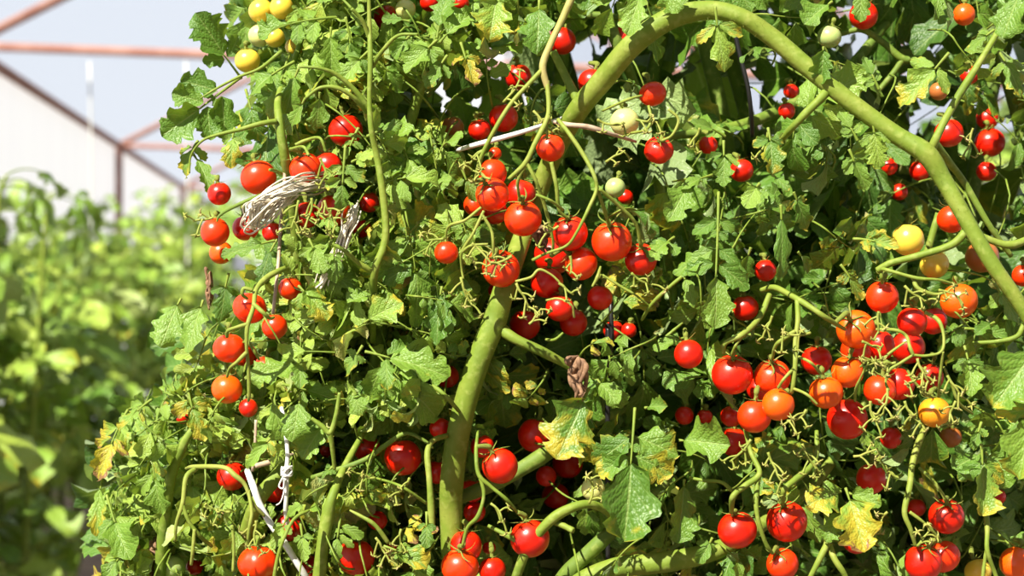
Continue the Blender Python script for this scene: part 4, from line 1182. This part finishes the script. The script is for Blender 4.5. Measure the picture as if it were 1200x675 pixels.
# ------------------------------------------------------------------ the plants of the bush
def root_at(px, y):
    p = P(px, 337, y)
    return np.array([p[0], y, 0.0])
PL = {
 'l': empty('tomato_plant', root_at(430, .12), 'bushy yellow-green tomato plant tied up with straw twine at the left', 'plant', 'tomato plants of the bush'),
 'c': empty('tomato_plant', root_at(560, .02), 'tomato plant whose thick hairy stem rises mid-picture, arches over and droops at right', 'plant', 'tomato plants of the bush'),
 'r': empty('tomato_plant', root_at(640, .05), 'tomato plant with a pale stem lying along the bottom edge, fruiting at lower right', 'plant', 'tomato plants of the bush'),
}
BK = {
 'b1': empty('tomato_plant', root_at(430, .42), 'shaded dark green tomato plant behind the twine-tied plant', 'plant', 'shaded tomato plants behind'),
 'b2': empty('tomato_plant', root_at(760, .45), 'shaded dark green tomato plant behind the central truss', 'plant', 'shaded tomato plants behind'),
 'b3': empty('tomato_plant', root_at(1080, .45), 'shaded dark green tomato plant behind the drooping stem at right', 'plant', 'shaded tomato plants behind'),
}
def porg(p):
    return np.array(p.location)
def tops(pts):
    """(px, py, depth, width px) rows into points and radii."""
    q = np.array([np.append(P(a, b, d), w * PX(d) / 2) for a, b, d, w in pts])
    return q[:, :3], q[:, 3]

STEMLINES = []
def stem(plant, name, tone, pts, hairs=False):
    q, r = tops(pts)
    if q[0][2] < 0.45:
        q[0][2] = -0.01
    b = Build()
    c, rr = tube(b, q, r, 12, tone=tone, n=8 * len(q), knob=0.10)
    o = b.link(name, M_STEM, PL[plant], origin=porg(PL[plant]))
    STEMLINES.append((c, rr))
    if hairs:
        hb = Build()
        rg = np.random.default_rng(5)
        idx = rg.integers(10, len(c) - 2, 1500)
        for i in idx:
            f = rg.uniform()
            p = c[i] * (1 - f) + c[i + 1] * f
            t = nrm(c[i + 1] - c[i])
            d = nrm(np.cross(t, rg.normal(0, 1, 3)))
            a = p + d * rr[i] * .95
            e_ = a + (d + rg.normal(0, .25, 3)) * rg.uniform(.0012, .0028)
            s = np.cross(d, t) * .00010
            s2 = t * .00010
            hb.add([a - s, a + s, e_, e_, a - s2, a + s2], [(0, 1, 2, 3), (4, 5, 2, 3)], tone=.6)
        h = hb.link('stem_hair', M_STEM, o)
        h.location = (0, 0, 0)
        h.data.transform(Matrix.Translation(-Vector(porg(PL[plant]))))
        h['kind'] = 'stuff'
    return c

MAINC = stem('c', 'stem', .33, MAIN, True)
for pl_, nm, tn, pts in BRANCH:
    stem(pl_, nm, tn, pts)
# swollen collars where the side stems leave
TR_PTS, TR_OF = [], []
sprig_rg = np.random.default_rng(77)
def star(bd, p, ax, r, rg, tone=.62, n=5):
    """A dry calyx: narrow sepals spreading from p around ax."""
    fm = frame(np.cross(ax, (.3, .5, .8)), ax)
    for k in range(n):
        a = 2 * PI * k / n + rg.uniform(-.3, .3)
        d = fm[0] * math.cos(a) + fm[1] * math.sin(a)
        l = r * rg.uniform(.7, 1.15)
        p1 = p + d * l * .5 + fm[2] * l * rg.uniform(-.1, .3)
        p2 = p + d * l + fm[2] * l * rg.uniform(-.5, .4)
        tube(bd, [p, p1, p2], [.0008, .0007, .0002], 4, tone=tone + rg.uniform(-.15, .15), n=5)
for pl_, tn, pts in TRUSS:
    q, r = tops(pts)
    b = Build()
    c, rr = tube(b, q, r * 0.84, 8, tone=tn, n=7 * len(q), knob=0.16)
    b.link('truss_stalk', M_STEM, PL[pl_], origin=porg(PL[pl_]))
    STEMLINES.append((c, rr))
    TR_PTS.append(c)
for (pl_, px, py, dp, ang, nb, ln) in SPRIGS:
    b = Build()
    rg = sprig_rg
    p0 = P(px, py, dp)
    s = PX(dp)
    a0 = math.radians(ang)
    main = [p0]
    a = a0
    for k in range(4):
        a += rg.uniform(-.35, .35)
        main.append(main[-1] + np.array([math.cos(a), rg.uniform(-.35, .35), math.sin(a)]) * ln * s / 4)
    main = np.array(main)
    c, _ = tube(b, main, np.linspace(.0011, .0007, 5), 6, tone=.48, n=14)
    nb = max(2, nb - 1)
    for k in range(nb):
        i = int((k + .8) / nb * 13)
        sg = 1 if k % 2 else -1
        a = a0 + sg * rg.uniform(.5, 1.2)
        l = rg.uniform(7, 15) * s
        d = np.array([math.cos(a), rg.uniform(-.7, .3), math.sin(a)])
        p1 = c[i] + d * l * .6
        p2 = p1 + (d + np.array([0, 0, -.5])) * l * .5
        tube(b, [c[i], p1, p2], [.0008, .0007, .0010], 6, tone=.5, n=7)
        star(b, p2, nrm(p2 - p1), rg.uniform(5, 9) * s, rg)
    b.link('truss_stalk', M_STEM, PL[pl_], origin=porg(PL[pl_]))
TRP = np.concatenate(TR_PTS)

# ------------------------------------------------------------------ the tomatoes
def fruit_mesh(seed, rib, squash):
    rg = np.random.default_rng(seed)
    nu, nv = 28, 40
    b = Build()
    ph = rg.uniform(0, 6.28)
    k = rg.choice([3, 4, 5])
    V, F = [], []
    for i in range(nu + 1):
        th = PI * i / nu
        for j in range(nv):
            a = 2 * PI * j / nv
            r = 1 + rib * (abs(math.cos(k * .5 * a + ph)) ** .5 - .75) * math.sin(th) ** 1.2
            r += .012 * math.sin(2 * a + ph) * math.sin(th)
            z = math.cos(th) * squash
            dim = -.13 * math.exp(-(th / .30) ** 2) - .02 * math.exp(-((PI - th) / .14) ** 2) * -1
            V.append((r * math.sin(th) * math.cos(a), r * math.sin(th) * math.sin(a), z + dim))
    for i in range(nu):
        for j in range(nv):
            j2 = (j + 1) % nv
            F.append((i * nv + j, (i + 1) * nv + j, (i + 1) * nv + j2, i * nv + j2))
    b.add(V, F)
    o = b.link('cherry_tomato', M_FRUIT)
    me = o.data
    bpy.data.objects.remove(o)
    return me
FM = {0: [fruit_mesh(1, .0, .97), fruit_mesh(2, .012, .94), fruit_mesh(3, .0, 1.0)], 1: [fruit_mesh(4, .10, .90), fruit_mesh(5, .08, .92)]}
def calyx_mesh(seed):
    rg = np.random.default_rng(seed)
    b = Build()
    n = 5 + seed % 2
    for k in range(n):
        a = 2 * PI * k / n + rg.uniform(-.2, .2)
        l = rg.uniform(.75, 1.15)
        up = rg.uniform(.0, .9)
        m = 9
        V, F = [], []
        for i in range(m):
            t = i / (m - 1)
            rr = .06 + l * t * (1 - .18 * t * up)
            # lies on the shoulder, then the tip lifts off
            zz = .90 - .40 * (rr * .8) ** 2 + up * .75 * t ** 2.2 + .06
            w = .16 * (1 - t) ** .6 * (0.45 + t) + .01
            a2 = a + .25 * math.sin(t * 3 + seed) * t
            c = np.array([math.cos(a2) * rr, math.sin(a2) * rr, zz])
            s = np.array([-math.sin(a2), math.cos(a2), 0]) * w * .5
            V += [c - s, c + np.array([0, 0, .035 * (1 - t)]), c + s, c - np.array([0, 0, .025 * (1 - t)])]
        for i in range(m - 1):
            for q in range(4):
                q2 = (q + 1) % 4
                F.append((i * 4 + q, i * 4 + q2, i * 4 + 4 + q2, i * 4 + 4 + q))
        b.add(V, F, tone=.42 + rg.uniform(-.12, .2))
    o = b.link('calyx', M_STEM)
    me = o.data
    bpy.data.objects.remove(o)
    return me
CM = [calyx_mesh(s) for s in range(6)]

frg = np.random.default_rng(21)
T = []
for (px, py, r, c, ly, lb) in FRUIT:
    y = surf(px, py) + LAYER[ly] + frg.uniform(-.004, .004)
    T.append(dict(px=px, py=py, r=r, c=c, ly=ly, lb=lb, y=y))
for it in range(60):                                   # fruit of a cluster settles side by side
    moved = False
    for i in range(len(T)):
        for j in range(i):
            a, b_ = T[i], T[j]
            pa, pb = P(a['px'], a['py'], a['y']), P(b_['px'], b_['py'], b_['y'])
            ra, rb = a['r'] * PX(a['y']), b_['r'] * PX(b_['y'])
            gap = np.linalg.norm(pa - pb) - (ra + rb) * 1.01
            if gap < 0:
                back, fro = (a, b_) if a['y'] > b_['y'] else (b_, a)
                back['y'] += min(.004, -gap)
                fro['y'] -= min(.001, -gap * .2)
                moved = True
    if not moved:
        break
TC, TRr = [], []
for i, t in enumerate(T):
    c = P(t['px'], t['py'], t['y'])
    r = t['r'] * PX(t['y'])
    TC.append(c)
    TRr.append(r)
    # nearest stalk above
    tgt = None
    w_ = TRP - c
    dd = np.linalg.norm(w_, axis=1)
    ok = (dd < r * 2.6) & (dd > r * .9) & (w_[:, 2] > r * .35)
    if ok.any():
        k = np.where(ok)[0][np.argmin(dd[ok])]
        tgt = TRP[k]
    ax = np.array([frg.uniform(-.3, .3), frg.uniform(-.25, .45), 1.0])
    if tgt is not None:
        ax = nrm(nrm(ax) * .5 + nrm(tgt - c))
    ax = nrm(ax)
    rib = 1 if ('ribbed' in t['lb'] or 'striped' in t['lb']) else 0
    me = FM[rib][i % len(FM[rib])]
    o = bpy.data.objects.new('cherry_tomato', me)
    COL.objects.link(o)
    rot = Vector(ax).to_track_quat('Z', 'Y').to_matrix().to_4x4() @ Matrix.Rotation(frg.uniform(0, 6.28), 4, 'Z')
    o.matrix_world = Matrix.Translation(Vector(c)) @ rot @ Matrix.Scale(r, 4)
    col = np.array(COLS[t['c']]) * frg.uniform(.93, 1.05)
    o.color = (*np.minimum(col, 1), 1)
    tag(o, t['lb'], 'tomato', 'cherry tomatoes on the vines')
    k = bpy.data.objects.new('calyx', CM[i % len(CM)])
    COL.objects.link(k)
    k.parent = o
    # stalk with its knuckle, in the fruit's own space
    inv = np.array(o.matrix_world.inverted_safe())
    top = c + ax * r * .86
    if tgt is None:
        side = np.array([frg.uniform(-.5, .5), frg.uniform(.7, 1.5), .7])
        tgt = top + nrm(side) * r * frg.uniform(.9, 1.5)
    mid = top + ax * np.linalg.norm(tgt - top) * .45
    pts = np.array([top, mid, tgt])
    pts = (np.c_[pts, np.ones(3)] @ inv.T)[:, :3]
    b = Build()
    w = .0016 / r
    tube(b, [pts[0], pts[0] * .45 + pts[1] * .55, pts[1], pts[2]], [w * 1.2, w * .95, w * 1.35, w], 8, tone=.42, n=14)
    b.link('stalk', M_STEM, o)
TC, TRr = np.array(TC), np.array(TRr)
TLY = np.array([t['ly'] for t in T])

# ------------------------------------------------------------------ leaves laid one by one
lrg = np.random.default_rng(3)
HAND = []
for (pl_, bx, by, tx, ty, d0, d1, term, pairs, wr, tone, sick, curl, face) in LEAVES:
    s = surf((bx + tx) / 2, (by + ty) / 2)
    if pl_ == 'l' and by < 135:
        wr, tx, ty, d1 = wr * 1.18, tx + (tx - bx) * .12, ty + (ty - by) * .12, d1 - .01
    if pl_ != 'l':
        s = 0
    p0, p1 = P(bx, by, s + d0), P(tx, ty, s + d1)
    L = np.linalg.norm(p1 - p0) * 1.06
    dr = .25 if pairs >= 2 else .12
    N = nrm(face)
    T0 = nrm(p1 - p0)
    T0 = nrm(T0 + N * (dr * .5 + curl * .25 * term))          # bends forward then droops to its tip
    lf = make_leaf(p0, T0, N, L, pairs=pairs, term=term, wr=wr, tone=tone, sick=sick, droop=dr, curl=curl * .8, res=(20, 11), rg=lrg, lat=.62 if term > .5 else .85)
    leaf_part(PL[pl_], lf)
    HAND.append(lf)
HPTS = np.concatenate([np.concatenate([v[::9] for v, *_ in lf[2][:1]]) for lf in HAND])
HPX = proj(HPTS)

# ------------------------------------------------------------------ foliage that fills the bush
LB = np.array([(-700, 200), (0, 275), (60, 292), (110, 305), (160, 322), (240, 338), (310, 325), (340, 285), (400, 225), (450, 180), (500, 140), (560, 122), (680, 118), (900, 118)], float)
GAPS = [(478, 118, 24, 32), (545, 92, 16, 24), (590, 110, 24, 18), (690, 85, 26, 38), (765, 72, 20, 26), (855, 88, 28, 36), (925, 12, 24, 18), (1042, 65, 18, 24), (610, 78, 12, 14),
        (1150, 225, 34, 16), (1190, 100, 18, 26), (1000, 45, 12, 18), (575, 133, 22, 12), (1180, 238, 22, 22), (700, 170, 16, 12), (1085, 85, 14, 16)]
STP = np.concatenate([c[::3] for c, r in STEMLINES if r.mean() < .0028 or c is MAINC])
STX = proj(STP)
STX_D = STP[:, 1]

def accept(lf, front=True, rg=rng):
    v = np.concatenate([a[0][::3] for a in lf[2]])
    q = proj(v)
    # the outline of the bush at the left
    lim = np.interp(q[:, 1], LB[:, 0], LB[:, 1])
    rq = proj(lf[0])
    if (rq[:, 0] < np.interp(rq[:, 1], LB[:, 0], LB[:, 1]) + 6).any():
        return False
    if (q[:, 0] < lim - 14).mean() > .16:
        return False
    for (gx, gy, gw, gh) in GAPS:
        if (((q[:, 0] - gx) / gw) ** 2 + ((q[:, 1] - gy) / gh) ** 2 < 1).mean() > .08 and rg.uniform() < .93:
            return False
    d = np.linalg.norm(v[:, None] - TC[None], axis=2)
    if (d < TRr * 1.02).any():
        return False
    tq = proj(TC)
    tr = TRr / PX(0) / (1 + TC[:, 1] / 1.5)
    dd = np.linalg.norm(q[:, None] - tq[None], axis=2) < tr * np.where(TLY <= 1, .95, np.where(TLY == 2, .75, .6))
    if (dd & (v[:, None, 1] < TC[None, :, 1])).any():
        return False
    # leave the sun on the fruit that is lit
    w = v[:, None] - TC[None]
    t = w @ SUNV
    perp = np.linalg.norm(w - t[..., None] * SUNV, axis=2)
    hit = (t > 0) & (perp < TRr * .8) & (TLY <= 0)[None]
    if hit.any() and rg.uniform() < .9:
        return False
    if front:
        m = v[:, 1].mean()
        dd = np.linalg.norm(q[::3, None] - STX[None], axis=2)
        if ((dd < 8) & (STX_D[None] > v[::3, None, 1])).mean(axis=0).max() > .0 and rg.uniform() < .93:
            return False
        dd = np.linalg.norm(q[::3, None] - HPX[None], axis=2)
        if ((dd < 8) & (HPTS[None, :, 1] > v[::3, None, 1])).any() and rg.uniform() < .93:
            return False
    return True

def scatter(n, region, depth, size, tone, sickp, seed, front, face=(-.25, -1, .7), fj=.5, pairs=(1, 2, 2, 3), curl=(.3, 1.2), res=(9, 5), term=(.38, .55), down=.7, plants=None, tries=9):
    rg = np.random.default_rng(seed)
    out = []
    for k in range(n * tries):
        if len(out) >= n:
            break
        px, py = region(rg)
        y = surf(px, py) * (1 if depth[0] < .2 else 0) + rg.uniform(*depth)
        L = rg.uniform(*size)
        a = rg.uniform(0, 2 * PI)
        Tn = np.array([math.cos(a), rg.uniform(-.5, .3), math.sin(a) - down])
        N = nrm(face) + rg.normal(0, fj, 3)
        p0 = P(px, py, y)
        Tn = nrm(Tn)
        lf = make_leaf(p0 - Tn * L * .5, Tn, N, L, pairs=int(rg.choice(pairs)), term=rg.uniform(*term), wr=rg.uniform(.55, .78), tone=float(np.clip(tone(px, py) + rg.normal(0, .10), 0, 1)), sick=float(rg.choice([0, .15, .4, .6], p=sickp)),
                       droop=rg.uniform(.2, 1.3), curl=rg.uniform(*curl), res=res, rg=rg, rr=.00065)
        if accept(lf, front, rg):
            q_ = lf[0]
            pre = q_[0] + np.array([0, .055, 0]) - Tn * .12 * L
            lf = (np.vstack([pre, q_[0] * .8 + pre * .2 + (0, .004, 0), q_[1:]]), np.append(lf[1][:1], lf[1]), lf[2])
            out.append((px, py, y, L, lf))
    return out

def reg_left(rg):
    while True:
        px, py = rg.uniform(115, 570), rg.uniform(-40, 720)
        if px > np.interp(py, LB[:, 0], LB[:, 1]) and rg.uniform() < (1.0 if px < 480 else .5):
            return px, py
def reg_right(rg):
    return rg.uniform(520, 1260), rg.uniform(-40, 720)
def reg_all(rg):
    while True:
        px, py = rg.uniform(150, 1300), rg.uniform(-60, 760)
        if py < 190 and px > 430 and rg.uniform() < .35:
            continue
        if px > np.interp(py, LB[:, 0], LB[:, 1]) + 10:
            return px, py
def reg_top(rg):
    return rg.uniform(50, 1250), rg.uniform(-620, -70)

def owner(px, py):
    if px < 500 or (px < 560 and py > 420):
        return 'l'
    return 'r' if py > 330 and px > 600 else 'c'
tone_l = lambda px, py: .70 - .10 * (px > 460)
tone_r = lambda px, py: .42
def reg_upper(rg):
    while True:
        px, py = reg_left(rg)
        if py < 330:
            return px, py
def reg_lower(rg):
    while True:
        px, py = reg_left(rg)
        if py > 300:
            return px, py
fine = scatter(105, reg_upper, (-.05, .03), (.055, .095), tone_l, [.5, .3, .15, .05], 40, True, curl=(.3, 1.2))
fine += scatter(270, reg_lower, (-.06, .025), (.042, .085), tone_l, [.4, .3, .2, .1], 41, True, curl=(.5, 1.9))
fine += scatter(30, reg_upper, (-.05, .02), (.035, .06), tone_l, [.5, .3, .15, .05], 39, True, curl=(.5, 1.6))
fine += scatter(120, reg_right, (-.05, .03), (.035, .085), tone_r, [.5, .25, .15, .1], 42, True, curl=(.3, 1.3))
mid = scatter(300, reg_left, (.02, .16), (.06, .12), lambda a, b_: .52, [.5, .3, .15, .05], 43, False)  # inner leaves get a darker tone: shade put into the colour
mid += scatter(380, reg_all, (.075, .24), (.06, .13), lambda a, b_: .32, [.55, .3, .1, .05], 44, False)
topc = scatter(220, reg_top, (.0, .42), (.10, .18), lambda a, b_: .4, [.7, .2, .1, 0], 46, False)  # unseen leaves added above the view to shade the bush interior
back = scatter(620, reg_all, (.22, .58), (.11, .22), lambda a, b_: .22, [.7, .2, .1, 0], 45, False, fj=.8)  # darkest leaf tone, painted in for the deep shade at the back
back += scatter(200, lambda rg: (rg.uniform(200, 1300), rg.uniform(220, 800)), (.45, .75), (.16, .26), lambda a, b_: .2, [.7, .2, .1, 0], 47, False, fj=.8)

# the leaves that show largest become parts of their own, the rest is foliage
fine.sort(key=lambda t: -t[3] / (1.5 + t[2]))
count = {'l': sum(1 for t in LEAVES if t[0] == 'l'), 'c': sum(1 for t in LEAVES if t[0] == 'c'), 'r': sum(1 for t in LEAVES if t[0] == 'r')}
FO = {k: (Build(), Build()) for k in list(PL) + list(BK)}
for (px, py, y, L, lf) in fine:
    k = owner(px, py)
    if count[k] < 100 and 0 < px < 1200 and 0 < py < 675:
        count[k] += 1
        leaf_part(PL[k], lf)
    else:
        leaf_into(*FO[k], lf)
for (px, py, y, L, lf) in mid + topc:
    leaf_into(*FO[owner(px, py)], lf)
for (px, py, y, L, lf) in back:
    k = 'b1' if px < 560 else 'b2' if px < 900 else 'b3'
    leaf_into(*FO[k], lf)
for k, (sb, lb_) in FO.items():
    root = PL.get(k) or BK[k]
    if lb_.n:
        lb_.link('foliage', M_LEAF, root, origin=porg(root))['kind'] = 'stuff'
        sb.link('leaf_stalks', M_STEM, root, origin=porg(root))['kind'] = 'stuff'
# stems in the shade behind
brg = np.random.default_rng(55)
for k, xs in (('b1', (350, 440, 520)), ('b2', (640, 700, 762, 820, 880)), ('b3', (985, 1080, 1130, 1190))):
    for px in xs:
        y = brg.uniform(.22, .5)
        b = Build()
        base = root_at(px, y)
        q = np.array([base, base + (brg.normal(0, .05), 0, .6), P(px + brg.uniform(-30, 30), 420, y), P(px + brg.uniform(-50, 50), 200, y), P(px + brg.uniform(-80, 80), -80, y)])
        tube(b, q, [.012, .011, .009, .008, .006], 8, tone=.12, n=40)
        b.link('stem', M_STEM, BK[k], origin=porg(BK[k]))
for (k, pts) in (('b2', [(760, 160, .12, 9), (800, 158, .14, 10), (870, 146, .16, 13), (930, 122, .2, 15), (990, 85, .25, 13), (1060, 0, .3, 11)]),
                 ('b2', [(650, 20, .2, 9), (700, 18, .2, 9), (740, 24, .2, 9), (770, 30, .22, 7)]),
                 ('b2', [(700, -20, .15, 12), (712, 20, .15, 14), (725, 55, .15, 15), (740, 90, .17, 12), (760, 140, .2, 9)]),
                 ('b3', [(985, 40, .2, 6), (1010, 35, .2, 7), (1035, 50, .2, 8), (1058, 69, .2, 9), (1080, 68, .2, 7)]),
                 ('b3', [(1058, 70, .2, 7), (1045, 88, .2, 7), (1028, 108, .2, 6)]),
                 ('b2', [(770, 200, .12, 14), (776, 240, .12, 13), (780, 285, .14, 12), (790, 350, .2, 10)])):
    q, r = tops(pts)
    b = Build()
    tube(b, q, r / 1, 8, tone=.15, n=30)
    b.link('branch', M_STEM, BK[k], origin=porg(BK[k]))

# ------------------------------------------------------------------ twine, cords, tube
def strands(name, m, paths, r, spread, label, cat, n, seed, fuzz=1.0, sides=6):
    rg = np.random.default_rng(seed)
    b = Build()
    base = np.array([P(*p) for p in paths])
    for k in range(n):
        off = rg.normal(0, 1, 3) * spread
        q = base + off + rg.normal(0, spread * .55, base.shape) * fuzz
        tube(b, q, r * rg.uniform(.7, 1.2), sides, n=9 * len(base))
    return tag(b.link(name, m, origin=base[0], offset=base[0]), label, cat)
s0 = surf(340, 220)
strands('straw_twine', M_TWINE, [(394, 212, s0 + .02), (380, 217, s0 - .01), (352, 219, s0 - .05), (325, 226, s0 - .065), (303, 240, s0 - .065), (295, 256, s0 - .06), (300, 264, s0 - .05), (309, 255, s0 - .05), (326, 240, s0 - .05), (343, 226, s0 - .04)],
        .0007, .0034, 'loop of frayed straw twine tied round the left plant', 'twine', 24, 8)
strands('straw_twine', M_TWINE, [(416, 242, s0 - .05), (413, 255, s0 - .06), (405, 275, s0 - .06), (396, 298, s0 - .06), (384, 320, s0 - .055), (376, 336, s0 - .05)],
        .00075, .0021, 'frayed whitish twine tail hanging between red tomatoes on the left plant', 'twine', 20, 9)
s1 = surf(328, 260)
b = Build()
a0 = P(334, 150, s1 - .0)
tube(b, [a0, P(334, 185, s1 - .02), P(333, 220, s1 - .03), P(329, 262, s1 - .035), P(326, 310, s1 - .06), P(320, 368, s1 - .065)], .0013, 8, n=40)
tag(b.link('brown_string', M_BROWN, origin=a0, offset=a0), 'brown string hanging straight down past the straw twine loop', 'string')
b = Build()
a0 = P(300, 492, s1 - .03)
tube(b, [a0, P(299, 520, s1 - .03), P(296, 552, s1 - .025)], .0013, 6, n=14)
tube(b, [P(299, 546, s1 - .026), P(315, 542, s1 - .025), P(334, 536, s1 - .02), P(350, 530, s1 + .0)], [.002, .0022, .002, .0015], 6, n=14)
tag(b.link('dry_twig', M_BROWN, origin=a0, offset=a0), 'brown bent dry twig above the white cord', 'twig')
s2 = surf(320, 600)
b = Build()
a0 = P(290, 552, s2 - .01)
tube(b, [a0, P(296, 568, s2 - .045), P(304, 590, s2 - .05), P(316, 612, s2 - .05), P(332, 634, s2 - .05), P(345, 655, s2 - .05), P(362, 684, s2 - .04), P(368, 720, s2)], .0025, 10, n=60, knob=.12)
tag(b.link('white_cord', M_WHITE, origin=a0, offset=a0), 'thick white cord slanting down to the bottom edge', 'cord')
b = Build()
a0 = P(330, 478, s2 - .03)
kn = P(336, 552, s2 - .05)
tube(b, [a0, P(334, 500, s2 - .045), P(337, 530, s2 - .05), kn, P(336, 575, s2 - .05), P(335, 600, s2 - .045), P(340, 625, s2 - .03)], .0016, 8, n=50, knob=.2)
for k in range(6):
    a = lrg.uniform(0, 6.28, 3)
    tube(b, [kn + .004 * np.array([math.cos(t), math.sin(t) * .8, math.sin(t + a[0]) * .9]) for t in np.linspace(a[1], a[1] + 5.5, 7)], .0008, 6, n=30)
tube(b, [kn, P(330, 562, s2 - .055), P(327, 570, s2 - .055), P(332, 572, s2 - .055), P(333, 560, s2 - .055)], .0007, 6, n=24)
tube(b, [kn, P(333, 575, s2 - .055), P(329, 588, s2 - .055), P(324, 592, s2 - .05)], .0006, 6, n=16)
tag(b.link('knotted_string', M_WHITE, origin=a0, offset=a0), 'thin white string with a knot and loops beside the white cord', 'string')
b = Build()
a0 = P(536, 176, .02)
tube(b, [a0, P(560, 169, .0), P(590, 161, -.005), P(624, 151, .0), P(660, 138, .03)], [.0016, .002, .002, .0018, .0014], 8, n=30)
tag(b.link('grey_cord', M_WHITE, origin=a0, offset=a0), 'grey-white cord slanting above the central truss', 'cord')
b = Build()
a0 = P(650, 143, -.03)
tube(b, [a0, P(664, 146, -.05), P(690, 149, -.05), P(720, 158, -.04), P(745, 166, -.01)], [.0014, .0018, .0018, .0014, .001], 8, n=26, knob=.2)
tag(b.link('dry_twig', M_BROWN, origin=a0, offset=a0), 'pinkish dry twig above the central truss, by the pale unripe tomato', 'twig')
b = Build()
a0 = P(716, 330, .06)
tube(b, [a0, P(716, 365, .05), P(717, 395, .05), P(714, 425, .055), P(712, 470, .06), P(715, 1500, .06)], .0019, 8, n=40)
tag(b.link('black_tube', M_BLACK, origin=a0, offset=a0), 'thin black tube standing upright below the central truss', 'tube')
b = Build()
a0 = P(860, 30, .06)
tube(b, [a0, P(866, 60, .06), P(876, 100, .06), P(880, 130, .065), P(882, 160, .08)], .0018, 8, n=24)
tag(b.link('black_tube', M_BLACK, origin=a0, offset=a0), 'thin black tube behind the hanging withered leaf at the top', 'tube')
# withered leaves
def withered(px, py, dp, ln, label, seed, wd=9):
    rg = np.random.default_rng(seed)
    b = Build()
    a0 = P(px, py, dp)
    s = PX(dp)
    for k in range(9):
        off = rg.normal(0, wd * .32, 3) * s
        q = [a0 + off * .3]
        for j in range(1, 6):
            q.append(a0 + off + np.array([rg.normal(0, wd * .35), rg.normal(0, wd * .3), -ln * (j + rg.normal(0, .5)) / 5]) * s)
        w = wd * s * .35
        tube(b, q, np.array([.2, .6, rg.uniform(.3, .8), rg.uniform(.2, .8), rg.uniform(.2, .6), .1]) * w, 6, n=26, knob=1.1)
    return tag(b.link('withered_leaf', M_DRY, origin=a0, offset=a0), label, 'withered leaf')
withered(678, 418, -.04, 46, 'brown shrivelled leaf hanging above the yellow-spotted leaf', 1, 12)
withered(246, 318, surf(246, 340) - .0, 42, 'brown shrivelled flower stalk hanging at the left edge', 2, 5)
withered(180, 632, surf(180, 640) - .0, 44, 'dark brown shrivelled leaf at the lower left by the green tomato', 3, 10)
withered(635, 268, -.0, 24, 'brown dried flower clump between the central truss tomatoes', 4, 10)
